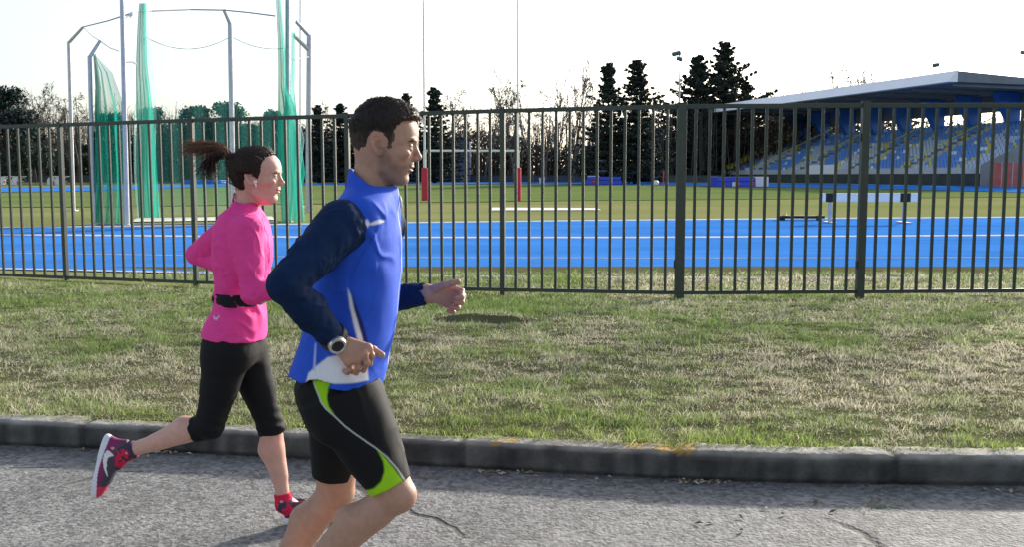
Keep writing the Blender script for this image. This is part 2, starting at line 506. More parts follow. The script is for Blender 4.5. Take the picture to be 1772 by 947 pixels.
# ---- ground: one sheet to the horizon
xs = np.concatenate([np.linspace(-900, -120, 14), np.linspace(-110, 110, 45), np.linspace(120, 900, 14)])
ys_ = np.concatenate([np.linspace(-60, 9, 10), np.linspace(14, 140, 60), np.linspace(150, 1500, 30)])
X, Y = np.meshgrid(xs, ys_); Zg = gz(Y) - 0.012
def grid_faces(ny, nx):
    i = np.arange(ny - 1)[:, None] * nx + np.arange(nx - 1)[None]; i = i.ravel()
    return np.stack([i, i + 1, i + 1 + nx, i + nx], 1)
g = raw_mesh('ground', np.stack([X, Y, Zg], -1).reshape(-1, 3), grid_faces(*X.shape), M_field); tag(g, kind='structure')

# ---- road
kx = np.linspace(-14, 14, 281)
yy0 = kerb_y(kx)
V = np.concatenate([np.stack([kx, kx * 0 - 12, kx * 0], 1), np.stack([kx, yy0 + 0.05, kx * 0], 1)])
o = raw_mesh('road', V, grid_faces(2, len(kx)), M_asph); tag(o, kind='structure')
# ---- kerb of separate concrete stones
kb = [[], [], []]
seg = KL[(KL[:, 0] > -9) & (KL[:, 0] < 9)]
tan = np.gradient(seg, axis=0); tan /= np.linalg.norm(tan, axis=1)[:, None]; nor = np.stack([-tan[:, 1], tan[:, 0]], 1)
s_ = np.r_[0, np.cumsum(np.linalg.norm(np.diff(seg, axis=0), axis=1))]
prof = [(0.026, -0.02), (0.024, 0.010), (0.005, 0.018), (0.004, 0.03), (0.002, 0.06), (0.0, 0.09), (0.001, 0.112), (0.004, 0.126), (0.012, 0.134), (0.03, 0.137), (0.055, 0.138), (0.085, 0.137), (0.11, 0.137), (0.15, 0.134), (0.165, 0.09)]
stone = ((s_ + 0.33) % 1.0); joint = np.exp(-(np.minimum(stone, 1 - stone) / 0.016) ** 2)
VV = []
for (dn, z) in prof:
    pt = seg + nor * dn; n_ = fbm(np.stack([seg[:, 0] * 9, seg[:, 1] * 0 + z * 40, seg[:, 0] * 0 + dn * 30], -1), 3)
    n9 = fbm(np.stack([seg[:, 0] * 34, seg[:, 1] * 0 + z * 90, seg[:, 0] * 0 + dn * 60], -1), 2)
    r1 = (0.010 * n_ + 0.009 * n9 * (z > .09)) * (1 if z > 0.02 else 0.4)
    lev = 0.006 * np.sin(np.floor(s_ + 0.33) * 7.3)
    VV.append(np.stack([pt[:, 0] + nor[:, 0] * (0.016 * joint + r1), pt[:, 1] + nor[:, 1] * (0.016 * joint + r1), np.full(len(pt), z) + (lev + 0.5 * r1 - 0.012 * joint) * (z > 0.05)], 1))
VV = np.stack(VV)      # profile x along
nP, nS = VV.shape[:2]
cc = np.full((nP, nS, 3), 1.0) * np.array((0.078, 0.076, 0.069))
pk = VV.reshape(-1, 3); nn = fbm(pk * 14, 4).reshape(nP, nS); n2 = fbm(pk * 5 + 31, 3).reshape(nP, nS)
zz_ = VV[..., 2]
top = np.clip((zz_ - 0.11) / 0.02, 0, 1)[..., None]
cc = cc * (1 - top) + np.array((0.27, 0.255, 0.22)) * top  # front face kept darker than the top: its shade is painted into the colour
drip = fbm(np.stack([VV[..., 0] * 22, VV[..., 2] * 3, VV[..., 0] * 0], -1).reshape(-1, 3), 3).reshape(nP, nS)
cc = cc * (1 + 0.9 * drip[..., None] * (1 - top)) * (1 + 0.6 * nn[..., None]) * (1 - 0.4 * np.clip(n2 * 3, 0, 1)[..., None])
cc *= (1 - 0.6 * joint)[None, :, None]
xa, xb = G(1066, 776, 0.13)[0], G(1200, 776, 0.13)[0]
ym = (zz_ > 0.118) & (VV[..., 0] > xa) & (VV[..., 0] < xb) & (nn + 0.3 * n2 > 0.02) & (zz_ > .128)
cc[ym] = (0.42, 0.25, 0.05)
xa, xb = G(840, 768, 0.13)[0], G(900, 768, 0.13)[0]
ym = (zz_ > 0.118) & (VV[..., 0] > xa) & (VV[..., 0] < xb) & (nn > 0.12); cc[ym] = (0.36, 0.24, 0.08)
fq = grid_faces(nP, nS)
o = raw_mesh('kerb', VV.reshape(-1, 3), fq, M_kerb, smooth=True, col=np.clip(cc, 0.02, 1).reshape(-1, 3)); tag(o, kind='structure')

# ---- verge: the grass bank between kerb and fence, on to the track
vx = np.linspace(-9.5, 9.5, 381); vt = np.linspace(0, 1, 190)
near = kerb_y(vx) + 0.13
VX = np.repeat(vx[None], len(vt), 0); VY = near[None] + (15.4 - near[None]) * vt[:, None]
VZ = verge_z(VX, VY)
HZ = VZ.copy()
o = raw_mesh('grass_verge', np.stack([VX, VY, VZ], -1).reshape(-1, 3), grid_faces(len(vt), len(vx)), M_soil, smooth=True); tag(o, kind='structure')

# ---- running track
def sheet(name, far, near_, z, m, fz=None):
    n = 160
    a = smooth_line([GG(*q)[:2] for q in far], 0.5); b = smooth_line([GG(*q)[:2] for q in near_], 0.5)
    def rs(p, n):
        s = np.linspace(0, 1, n) * (len(p) - 1); i = np.arange(len(p)); return np.stack([np.interp(s, i, p[:, 0]), np.interp(s, i, p[:, 1])], 1)
    a, b = rs(a, n), rs(b, n); rows = 6
    V = np.concatenate([np.column_stack([a * t + b * (1 - t), gz((a * t + b * (1 - t))[:, 1]) + z]) for t in np.linspace(0, 1, rows)])
    o = raw_mesh(name, V, grid_faces(rows, n), m); tag(o, kind='structure'); return o
NEAR = [(-1200, 456), (-500, 459), (0, 466), (300, 473), (600, 478), (1100, 482), (1772, 483), (2900, 486)]
FAR = [(-1200, 404), (-500, 399), (0, 394), (300, 391), (600, 387), (1000, 382), (1400, 378.5), (1772, 376), (2900, 371)]
sheet('running_track', FAR, NEAR, 0.0, M_track)
def line(pts, wpx, z=0.005):
    sheet('lane_line', [(x, y - wpx / 2) for x, y in pts], [(x, y + wpx / 2) for x, y in pts], z, M_line)
line([(-900, 407), (0, 406), (600, 411), (1100, 411), (1772, 407), (2700, 403)], 2.4)
line([(x, y - 0.4) for x, y in FAR], 1.8)
line([(x, y - 1.2) for x, y in NEAR], 2.0)
line([(-900, 434), (0, 438), (600, 446), (1100, 447), (1772, 446), (2700, 445)], 0.6)
sheet('running_track', [(-900, 325), (-300, 324), (60, 323.5), (150, 323), (420, 317.5), (700, 315.5), (1000, 314.8), (1300, 317), (1550, 319.5), (1772, 322), (2600, 326)],
      [(-900, 336), (-300, 335), (60, 332), (150, 331), (420, 321.5), (700, 318.5), (1000, 318.5), (1300, 323.5), (1550, 327.5), (1772, 333), (2600, 340)], 0.03, M_track)
# greener belt of turf in the middle of the field
M_turf = mat('greener_turf', (0.165, 0.20, 0.075), 0.95, base2=(0.115, 0.17, 0.055), scale=0.15, spec=0.0, bump=0.02, bscale=8, stretch=(0.35, 1, 1))
sheet('turf', [(-900, 337), (60, 333), (150, 332), (420, 322.5), (700, 319.5), (1000, 319.5), (1300, 324.5), (1550, 328.5), (1772, 334), (2600, 341)],
      [(-900, 362), (200, 358), (600, 352), (1000, 347), (1400, 344), (1772, 341), (2600, 345)], 0.018, M_turf)
sheet('concrete_strip', [(852, 359.5), (1034, 360.5)], [(846, 364.5), (1040, 364)], 0.02, M_conc)
sheet('concrete_strip', [(236, 378.5), (330, 376.5), (470, 375)], [(225, 384.5), (330, 383), (478, 381)], 0.02, M_conc)

# ---- grass blades of the verge (too many to count: one object)
def blades():
    rs = np.random.default_rng(3)
    out = []
    for (y0, y1, den, ln, wd) in [(4.3, 6.2, 7600, 0.042, 0.0038), (6.2, 8.5, 5400, 0.047, 0.0052), (8.5, 11.6, 3600, 0.054, 0.0072), (11.6, 14.3, 2000, 0.062, 0.009)]:
        hw = 0.56 * y1 + 0.6; n = int((y1 - y0) * 2 * hw * den)
        x = rs.uniform(-hw, hw, n); y = rs.uniform(y0, y1, n)
        ok = (y > kerb_y(x) + 0.055 + 0.05 * rs.random(n) + 0.05 * fbm(np.stack([x * 5, x * 0, x * 0], -1), 3)) & (np.abs(x) < 0.56 * y + 0.5); out.append(np.column_stack([x, y, np.full(n, ln), np.full(n, wd)])[ok])
    a = np.concatenate(out); x, y, ln, wd = a.T; n = len(x)
    p = np.stack([x, y, x * 0], -1)
    big = fbm(p * np.array([0.55, 0.9, 1]) + 5, 3); mid = fbm(p * np.array([1.6, 2.4, 1]) + 50, 3); sm = fbm(p * 8, 2)
    ed = np.exp(-np.clip(y - kerb_y(x) - 0.10, 0, 9) / 0.24) * np.clip(1 + 1.2 * fbm(np.stack([x * 1.6, x * 0, x * 0 + 4], -1), 2), .2, 1.4)
    ux, uy = (x - HUMP[0]) / 0.52, y - HUMP[1]
    wob = .05 * fbm(np.stack([x * 5, x * 0, x * 0 + 3], -1), 2)
    bare = (np.abs(ux) < .95) & (np.abs(uy + 0.10 * ux ** 2 - wob + .01) < 0.05 * (1.1 - ux ** 2)) & (rs.random(n) > .10)
    fpx = np.clip((y - 6.5) / 4, 0, 1)
    green = 0.62 + 1.1 * big + 1.0 * mid + 1.1 * sm + 0.65 * ed + 0.12 * fpx - 0.45 * np.exp(-((y - 6.3) / 1.0) ** 2) - .12 * np.clip(x / 3, -1, 1) + rs.normal(0, 0.42, n)
    keep_ = ~bare & (rs.random(n) < np.clip(0.92 + 0.5 * mid + .3 * ed, .45, 1))
    x, y, ln, wd, green, ed = x[keep_], y[keep_], ln[keep_], wd[keep_], np.clip(green[keep_], 0, 1), ed[keep_]; n = len(x)
    z = np.maximum(verge_z(x, y), 0.134)
    z = np.where(y > kerb_y(x) + .2, verge_z(x, y), z)
    straw = np.array([0.56, 0.51, 0.39]); grn = np.array([0.20, 0.285, 0.085]); lime = np.array([0.32, 0.40, 0.09]); dk = np.array([0.15, 0.13, 0.075])
    c = straw * (1 - green[:, None]) + grn * green[:, None]
    li = np.clip(ed * 0.5 + (rs.random(n) > .93) * .6, 0, 1)[:, None] * (green[:, None] > .5)
    c = c * (1 - li) + lime * li
    d_ = (rs.random(n) > .9)[:, None]; c = np.where(d_, dk, c)
    c *= rs.uniform(0.85, 1.5, n)[:, None]
    L = ln * rs.uniform(0.4, 1.35, n) * np.clip(.85 + 1.1 * vnoise(np.stack([x * 8, y * 10, x * 0], -1)), .45, 1.9) * (1 + .05 * ed) * (1 + 0.5 * (rs.random(n) > .97)); lean = rs.uniform(0.45, 1.5, n) * np.where(green > .5, 0.8, 1.15); az = rs.uniform(0, 2 * np.pi, n)
    W = wd * rs.uniform(0.6, 1.3, n); tw = rs.uniform(0, 2 * np.pi, n)
    lx, ly = np.cos(az), np.sin(az); sx, sy = np.cos(tw) * W / 2, np.sin(tw) * W / 2
    B0 = np.stack([x, y, z - 0.004], 1); S = np.stack([sx, sy, sx * 0], 1)
    h1 = np.stack([lx * L * lean * .3, ly * L * lean * .3, L * .55 * np.cos(lean * .8)], 1); h2 = np.stack([lx * L * lean * .95, ly * L * lean * .95, L * np.cos(lean * 1.1) * .95 + .002], 1)
    V = np.stack([B0 - S, B0 + S, B0 + h1 + S * .8, B0 + h1 - S * .8, B0 + h2], 1).reshape(-1, 3)
    i = np.arange(n)[:, None] * 5
    T = np.concatenate([i + np.array([0, 1, 2]), i + np.array([0, 2, 3]), i + np.array([3, 2, 4])], 1).reshape(-1, 3)
    return V, T, np.repeat(c, 5, 0)
M_blade = mat('grass_blade', rough=0.8, vcol=True, spec=0.12)
_b = M_blade.node_tree.nodes['Principled BSDF']
def translucent(m, amount):
    t = m.node_tree; N = t.nodes; b = N['Principled BSDF']; o = [q for q in N if q.type == 'OUTPUT_MATERIAL'][0]
    tr = N.new('ShaderNodeBsdfTranslucent'); mx = N.new('ShaderNodeMixShader'); mx.inputs[0].default_value = amount
    src = b.inputs['Base Color'].links[0].from_socket if b.inputs['Base Color'].links else None
    if src: t.links.new(src, tr.inputs[0])
    else: tr.inputs[0].default_value = b.inputs['Base Color'].default_value
    t.links.new(b.outputs[0], mx.inputs[1]); t.links.new(tr.outputs[0], mx.inputs[2]); t.links.new(mx.outputs[0], o.inputs[0])
translucent(M_blade, 0.35)
v_, t_, c_ = blades()
o = raw_mesh('grass', v_, t_, M_blade, col=c_); tag(o, kind='stuff')

# ---- leaf litter and grit along the gutter (stuff)
def litter():
    rs = np.random.default_rng(21); mb = MB(); cols = []
    spots = [(1215, 834, 14, .10), (1195, 838, 10, .06), (880, 819, 14, .08), (870, 822, 8, .05), (285, 786, 12, .10), (1735, 850, 10, .08), (1300, 905, 5, .2), (600, 806, 6, .3), (1500, 880, 6, .2), (130, 780, 8, .3), (1010, 826, 8, .2)]
    for (px, py, n, sp) in spots:
        q = G(px, py)
        for k in range(n):
            x, y = q[0] + rs.normal(0, sp), q[1] + rs.normal(0, sp * .3); y = min(y, float(kerb_y(x)) - 0.012)
            s = rs.uniform(.008, .026); a = rs.uniform(0, 6.28); h = rs.uniform(.003, .014); c, sn = math.cos(a), math.sin(a)
            pts = [(-s, 0, 0), (-.3*s, .45*s, h*.6), (s, 0, h), (-.2*s, -.4*s, h*.4), (0, 0, h*1.3)]
            vs = [(x + u * c - v * sn, y + u * sn + v * c, .003 + ww) for u, v, ww in pts]
            mb.add(vs, [[0, 1, 4], [1, 2, 4], [2, 3, 4], [3, 0, 4]]); col = [(.22, .15, .08), (.33, .29, .22), (.12, .09, .05), (.4, .38, .34)][rs.integers(4)]
            cols += [col] * 5
    # weeds in the gutter
    for (px, py, n) in [(1525, 879, 26), (1490, 880, 8), (1060, 842, 10), (1370, 848, 8)]:
        q = G(px, py)
        for k in range(n):
            x, y = q[0] + rs.normal(0, .035), q[1] + rs.normal(0, .008); a = rs.uniform(0, 6.28); l = rs.uniform(.01, .03)
            vs = [(x - .003, y, 0.001), (x + .003, y, 0.001), (x + math.cos(a) * l, y + math.sin(a) * l, l * .5)]
            mb.add(vs, [[0, 1, 2]]); cols += [(.13, .2, .04)] * 3
    o = raw_mesh('leaf_litter', np.array(mb.v), mb.f, mat('litter', vcol=True, rough=.9), col=np.array(cols)); tag(o, kind='stuff')
litter()
# ================================================================== fence
M_fence = mat('dark_green_paint', (0.030, 0.042, 0.033), 0.45, var=0.25, scale=12, bump=0.0006, bscale=90)
def make_fence():
    root = empty('metal_fence', (posts[4][0][0], posts[4][0][1], posts[4][0][2]))
    tag(root, 'long dark green metal fence of slim bars between grass bank and blue track', 'fence')
    O = np.array(root.location)
    wid = {6: 0.105, 7: 0.082}
    for i in range(1, len(posts) - 1):
        b, zt = posts[i]; wdt = wid.get(i, 0.056)
        zg = float(verge_z(np.array([b[0]]), np.array([b[1]]))[0])
        mb = MB(); d = posts[i + 1][0] - posts[i - 1][0]; a = math.atan2(d[1], d[0])
        mb.box((b[0] - wdt/2, b[1] - wdt/2, zg - 0.12), (b[0] + wdt/2, b[1] + wdt/2, zt + 0.012), rot=a)
        mb.box((b[0] - wdt/2 - .004, b[1] - wdt/2 - .004, zt + 0.012), (b[0] + wdt/2 + .004, b[1] + wdt/2 + .004, zt + 0.02), rot=a)
        if i in wid:      # hinge plates on the thick gate posts
            for hz in (0.35, 1.75):
                mb.box((b[0] - wdt/2 - .012, b[1] - .02, zg + hz), (b[0] - wdt/2 - .001, b[1] + .02, zg + hz + .09), rot=a, piv=(b[0], b[1]))
        mb.build('post', M_fence, root, origin=O, bevel=0.004)
    proto_ob = None
    for i in range(1, len(posts) - 2):
        (a, za), (b, zb) = posts[i], posts[i + 1]
        e = (b - a); ln = float(np.linalg.norm(e[:2])); ax = e / ln
        wa, wb = wid.get(i, .056) / 2 + .001, wid.get(i + 1, .056) / 2 + .001
        pa, pb = a + ax * wa, b - ax * wb
        zl0, zl1 = a[2] + 0.085, b[2] + 0.085
        ztA, ztB = za - 0.022, zb - 0.022
        for (z0, z1, hgt) in ((zl0, zl1, .042), (ztA, ztB, .048)):
            mb = MB(); mb.bar((pa[0], pa[1], z0), (pb[0], pb[1], z1), 0.036, hgt, ref=(0, 0, 1))
            mb.build('rail', M_fence, root, origin=O, bevel=0.003)
        n = 13
        for k in range(1, n):
            t = k / n; q = a + e * t
            z0 = zl0 + (zl1 - zl0) * t + 0.021; z1 = ztA + (ztB - ztA) * t - 0.024
            if proto_ob is None:
                s = 0.0155; hh = z1 - z0
                mb = MB(); mb.box((-s, -s * .8, 0), (s, s * .8, hh)); proto_ob = mb.build('bar', M_fence, root, bevel=0.003); proto_h = hh; o = proto_ob
            else:
                o = proto_ob.copy(); COL.objects.link(o); o.parent = root
            o.location = [float(c) for c in (q[0] - O[0], q[1] - O[1], z0 - O[2])]; o.scale = (1, 1, (z1 - z0) / proto_h)
            o.rotation_euler = (0, 0, math.atan2(e[1], e[0]))
make_fence()

# ================================================================== throwing cage
M_galv = mat('galvanised_steel', (0.50, 0.50, 0.55), 0.45, metal=0.35, var=0.15, scale=6)
M_rope = mat('grey_rope', (0.32, 0.32, 0.33), 0.8)
def net_mat(name, col, op, cell=0):
    m = bpy.data.materials.new(name); m.use_nodes = True; t = m.node_tree; N = t.nodes; L = t.links
    N.remove(N['Principled BSDF']); o = [q for q in N if q.type == 'OUTPUT_MATERIAL'][0]
    d = N.new('ShaderNodeBsdfDiffuse'); d.inputs[0].default_value = (*col, 1); tr = N.new('ShaderNodeBsdfTranslucent'); tr.inputs[0].default_value = (*col, 1)
    a = N.new('ShaderNodeMixShader'); a.inputs[0].default_value = .5; L.new(d.outputs[0], a.inputs[1]); L.new(tr.outputs[0], a.inputs[2])
    tp = N.new('ShaderNodeBsdfTransparent'); b = N.new('ShaderNodeMixShader'); L.new(tp.outputs[0], b.inputs[1]); L.new(a.outputs[0], b.inputs[2])
    tc = N.new('ShaderNodeTexCoord'); nz = N.new('ShaderNodeTexNoise'); nz.inputs['Scale'].default_value = 1.4; nz.inputs['Detail'].default_value = 4
    mp = N.new('ShaderNodeMapping'); mp.inputs['Scale'].default_value = (1.5, 1.5, .25); L.new(tc.outputs['Object'], mp.inputs[0]); L.new(mp.outputs[0], nz.inputs['Vector'])
    mr = N.new('ShaderNodeMapRange'); mr.inputs[1].default_value = .3; mr.inputs[2].default_value = .7; mr.inputs[3].default_value = op * .75; mr.inputs[4].default_value = min(1, op * 1.25)
    L.new(nz.outputs[0], mr.inputs[0]); L.new(mr.outputs[0], b.inputs[0]); L.new(b.outputs[0], o.inputs[0])
    return m
M_net = net_mat('green_net', (0.05, 0.54, 0.42), 0.45)
M_netd = net_mat('dense_green_net', (0.04, 0.50, 0.38), 0.70)
M_netb = net_mat('fine_back_net', (0.08, 0.36, 0.34), 0.13)
M_netc = net_mat('clear_net', (0.50, 0.78, 0.80), 0.30)
def make_cage():
    root = empty('throwing_cage', (*G(330, 376)[:2], 0))
    tag(root, 'tall throwing cage of pale steel poles with green nets gathered at its sides', 'throwing cage')
    O = np.array(root.location)
    def pole(px_b, py_b, px_t, py_t, r, arms=(), D=None):
        D = D or GY(py_b); b = P(px_b, py_b, D); b[2] = -0.05; t = P(px_t, py_t, D)
        mb = MB(); mb.tube([b, b + (t - b) * .5, t], [r * 1.05, r, r * .95], 10)
        fl = MB(); mb.box((b[0] - .16, b[1] - .16, -0.02), (b[0] + .16, b[1] + .16, 0.03))
        for (ax, ay, bx, by, dd) in arms:
            mb.tube([P(ax, ay, D), P(bx, by, D + dd)], [r * .85, r * .7], 8)
        return mb.build('pole', M_galv, root, smooth=False, origin=O)
    pole(127, 364, 119, 72, .075, [(119.3, 73, 144, 46, -.4)], D=41)
    pole(162, 386, 155, 97, .06, [(155.3, 98, 173, 70, .4)], D=29)
    pole(220, 391, 210.5, -30, .065, [(212, 40, 229, 22, 2.2)], D=28.4)
    pole(404, 374, 398, 40, .085, [(398.5, 41, 388, 17, -.4)], D=34.8)
    pole(533, 366, 535, 60, .105, [(535, 61, 512, 36, -.4), (534.5, 86, 508, 60, -.6)], D=39.4)
    pole(497, 380, 498, -30, .075, [], D=31)
    pole(519, 352, 519.5, -30, .035, [], D=46)
    # hauling ropes along the top
    mb = MB()
    def rope(pts, r=.02):
        q = [P(x, y, D) for x, y, D in pts]; mb.tube(q, r, 5)
    rope([(144, 46, 40.6), (185, 36, 38), (229, 22, 30.6), (262, 18.5, 32), (330, 16, 33.6), (388, 17, 34.4), (430, 21, 34), (476, 27, 31.5)], .025)
    rope([(144, 46, 40.6), (160, 62, 36), (173, 70, 29.5)], .012); rope([(173, 70, 29.4), (190, 82, 29), (206, 88, 28.6)], .012)
    rope([(512, 36, 39), (506, 42, 35), (498, 40, 31.2)], .015); rope([(508, 60, 39), (503, 64, 31.4)], .015)
    rope([(498, 100, 31), (510, 103, 33), (524, 99, 36), (534, 98, 39.2)], .02)
    rope([(216, 107, 28.4), (228, 106, 28.8), (236, 110, 29.2)], .03)
    rope([(478, 384, 30), (440, 387.5, 29.3), (330, 388, 28.8), (221, 388.5, 28.5), (162, 386, 29)], .035)
    rope([(128, 213, 41), (150, 222, 38), (160, 228, 30)], .02)
    mb.build('haul_rope', M_rope, root, origin=O)
    # nets: left/right outline in photo rows, folded in depth
    def net(rows, D, m, folds=5, amp=.25, seed=0, thick=1, n=64):
        py = np.linspace(rows[0][0], rows[-1][0], 70)
        L_ = np.interp(py, [r[0] for r in rows], [r[1] for r in rows]); R_ = np.interp(py, [r[0] for r in rows], [r[2] for r in rows])
        u = np.linspace(0, 1, n); V = []
        for k in range(len(py)):
            ph = 2 * np.pi * folds * u + .5 * math.sin(k * .06 + seed)
            xx = L_[k] + (R_[k] - L_[k]) * (u + .35 / folds * np.sin(ph * 1.0 + 1.1) * thick) + 1.2 * np.sin(k * .13 + seed)
            dd = D + amp * np.cos(ph) + .1 * np.sin(k * .09 + u * 4)
            V += [P(x, py[k], d) for x, d in zip(xx, dd)]
        V = np.array(V); V[:, 2] = np.maximum(V[:, 2], 0.01)
        raw_mesh('net', V, grid_faces(70, n), m, root, smooth=True, origin=O)
    net([(95, 161, 164), (125, 163, 190), (190, 164, 213), (300, 163, 214), (387, 160, 215)], 29.3, M_net, 3, .3, 1)
    net([(93, 160, 164), (150, 165, 174), (240, 163, 176), (387, 160, 177)], 29.1, M_netd, 2, .12, 2)
    net([(5, 240, 252), (120, 235, 255), (190, 233, 262), (300, 236, 270), (376, 240, 275)], 30.2, M_netd, 4, .2, 3)
    net([(2, 248, 258), (120, 246, 262), (190, 228, 266), (300, 232, 266), (376, 236, 272)], 30.6, M_netc, 3, .2, 4)
    net([(-12, 478, 486), (60, 479, 490), (150, 480, 494), (190, 480, 510), (300, 482, 517), (384, 484, 522)], 30.6, M_netd, 3, .2, 5)
    net([(-12, 488, 503), (60, 489, 505), (190, 490, 512), (240, 492, 524), (384, 490, 506)], 31.4, M_netc, 3, .2, 6)
    net([(55, 503, 509), (150, 501, 508), (190, 499, 512), (300, 500, 524), (376, 500, 510)], 32.0, M_netd, 2, .12, 7)
    # the thin net across the back, its top edge sagging between poles
    u = np.linspace(0, 1, 60); V = []
    for k in range(30):
        t = k / 29
        for q in u:
            px = 250 + 240 * q; sag = 62 + 22 * (1 - (2 * (q * 1.6 % 1) - 1) ** 2)
            V.append(P(px, sag + (374 - sag) * t, 35.6 + 1.2 * math.sin(q * 3.1) + .15 * math.sin(q * 40)))
    V = np.array(V); V[:, 2] = np.maximum(V[:, 2], 0.01)
    mb = MB(); mb.tube([q for q in V[:60]], .012, 4); mb.build('net_edge_rope', M_rope, root, origin=O)
    raw_mesh('net', V, grid_faces(30, 60), M_netb, root, smooth=True, origin=O)
make_cage()

# ================================================================== rugby goal
def make_goal():
    D = 57.0; b = P(735.5, 348, D); b2 = P(896, 346, D)
    root = empty('rugby_goal', ((b[0] + b2[0]) / 2, D, 0)); O = np.array(root.location)
    tag(root, 'white rugby goal of two tall uprights with a crossbar and red post pads', 'rugby goal')
    Mw = mat('white_goal_paint', (0.75, 0.75, 0.74), 0.4, var=.06, scale=3); Mr = mat('red_pad_vinyl', (0.52, 0.012, 0.045), 0.5, var=.12, scale=3, bump=.004, bscale=6)
    cz = Zpx(260.5, D)
    for q in (b, b2):
        mb = MB(); mb.tube([(q[0], D, -.1), (q[0], D, cz), (q[0], D, cz + .02), (q[0], D, 13.5)], [.085, .085, .06, .045], 12); mb.build('upright', Mw, root, origin=O)
        z0, z1 = Zpx(347, D), Zpx(290, D); s = .19
        mb = MB(); pts = []
        for k in range(16):
            a = 2 * math.pi * (k + .5) / 16; r = s / max(abs(math.cos(a)), abs(math.sin(a))) ** .75; pts.append((q[0] + r * math.cos(a), D + r * math.sin(a), max(z0, .02)))
        mb.prism(pts, (0, 0, z1 - max(z0, .02))); mb.build('post_pad', Mr, root, origin=O, bevel=.03)
    mb = MB(); mb.tube([(b[0] + .09, D, cz), (b2[0] - .09, D, cz)], .065, 10); mb.build('crossbar', Mw, root, origin=O)
make_goal()

# ================================================================== barrier and low beam by the track
M_black = mat('black_rubber', (0.012, 0.012, 0.014), 0.7, var=.2)
M_white = mat('white_board_paint', (0.9, 0.9, 0.9), 0.5, var=.08, scale=5)
def make_barrier():
    D = GY(386); z0, z1 = Zpx(349, D), Zpx(334, D); a, b = P(1423, 340, D), P(1589, 340, D)
    root = empty('steeplechase_barrier', ((a[0] + b[0]) / 2, D, 0)); O = np.array(root.location)
    tag(root, 'wide white track barrier with two black bands on two thin legs', 'barrier')
    L = b[0] - a[0]
    m = MB(); m.box((a[0], D - .06, z0), (b[0], D + .06, z1)); o = m.build('beam', M_white, root, origin=O, bevel=.012)
    for f in (.085, .86):
        x = a[0] + L * f; w_ = .12 * L * .45
        m = MB(); m.box((x - w_, D - .064, z0 - .004), (x + w_, D + .064, z1 + .004)); m.build('band', M_black, o, origin=O)
        m = MB(); m.box((x - .05, D - .035, .02), (x + .05, D + .035, z0 - .005)); m.build('leg', M_galv, root, origin=O, bevel=.005)
        m = MB(); m.box((x - .07, D - .45, 0.0), (x + .07, D + .45, .045)); m.build('foot', M_galv, root, origin=O, bevel=.005)
    D2 = GY(381)
    a, b = P(1346, 380, D2), P(1425, 380, D2)
    root = empty('low_beam', ((a[0] + b[0]) / 2, D2, 0)); O = np.array(root.location)
    tag(root, 'low black beam on short feet lying at the inner edge of the blue track', 'beam')
    m = MB(); m.box((a[0], D2 - .15, .06), (b[0], D2 + .15, .15)); m.build('plank', M_black, root, origin=O, bevel=.01)
    for f in (.1, .9):
        x = a[0] + (b[0] - a[0]) * f; m = MB(); m.box((x - .05, D2 - .13, .0), (x + .05, D2 + .13, .059)); m.build('foot', M_black, root, origin=O)
    My = mat('yellow_plastic', (.75, .62, .08), .5)
    for (px, lab) in ((1358, 'small yellow marker cone on the left end of the low black beam'), (1417, 'small yellow marker cone on the right end of the low black beam')):
        q = P(px, 375, D2); m = MB(); m.tube([(q[0], D2, .1505), (q[0], D2, .165), (q[0], D2, .17), (q[0], D2, .27)], [.09, .085, .06, .02], 14)
        o = m.build('marker_cone', My, None, origin=np.array((q[0], D2, .15))); tag(o, lab, 'marker cone', 'yellow markers on the low beam')
make_barrier()

# ================================================================== landing mats, shelters, small things on the far side
def mat_block(name, x0, x1, py0, py1, D, depth, parts, label, cat='landing mat'):
    a, b = P(x0, py1, D), P(x1, py1, D); zb = float(gz(D)); zt = Zpx(py0, D)
    root = empty(name, ((a[0] + b[0]) / 2, D + depth / 2, zb)); O = np.array(root.location); tag(root, label, cat)
    for (pn, f0, f1, m, h0, h1, proud) in parts:
        mb = MB(); xa, xb = a[0] + (b[0] - a[0]) * f0, a[0] + (b[0] - a[0]) * f1
        mb.box((xa, D - proud, zb + (zt - zb) * h0), (xb, D + depth - proud, zb + (zt - zb) * h1)); mb.build(pn, m, root, origin=O, bevel=.06)
    return root
M_bm = mat('blue_vinyl', (.03, .07, .62), .45, var=.12, scale=2); M_wm = mat('white_vinyl', (.72, .70, .75), .5, var=.08, scale=2); M_rm = mat('red_vinyl', (.65, .04, .05), .5)
mat_block('landing_mat', 1017, 1076, 305.5, 318.5, 112, 3, [('mat_base', 0, 1, M_bm, 0, .55, 0), ('mat_cover', .03, .97, M_bm, .56, 1, .05), ('corner_patch', .1, .28, M_rm, .25, .54, .06), ('folded_sheet', .05, .35, M_wm, 1.0, 1.12, -.3)], 'blue landing mat with a red corner patch before the bare trees')
mat_block('landing_mat', 1240, 1330, 305.5, 323.5, 100, 4, [('mat_base', 0, .74, M_bm, 0, .5, 0), ('mat_cover', .0, .72, M_bm, .51, 1, .04), ('white_end_block', .75, 1, M_wm, 0, 1, 0), ('corner_patch', .3, .38, M_wm, 0.02, .48, .05), ('corner_patch', .385, .45, M_rm, 0.02, .4, .05), ('end_patch', .70, .735, M_rm, .1, .49, .05)], 'long blue landing mat with a white end block below the grandstand')
mat_block('landing_mat', 317, 384, 311.5, 320.5, 118, 3, [('mat_base', 0, 1, M_bm, 0, .5, 0), ('mat_cover', .02, .98, M_bm, .51, 1, .04)], 'low blue landing mat seen behind the running woman')
def small(name, cat, label, fn, origin, m, group=None):
    mb = MB(); fn(mb); o = mb.build(name, m, None, origin=np.array(origin)); tag(o, label, cat, group); return o
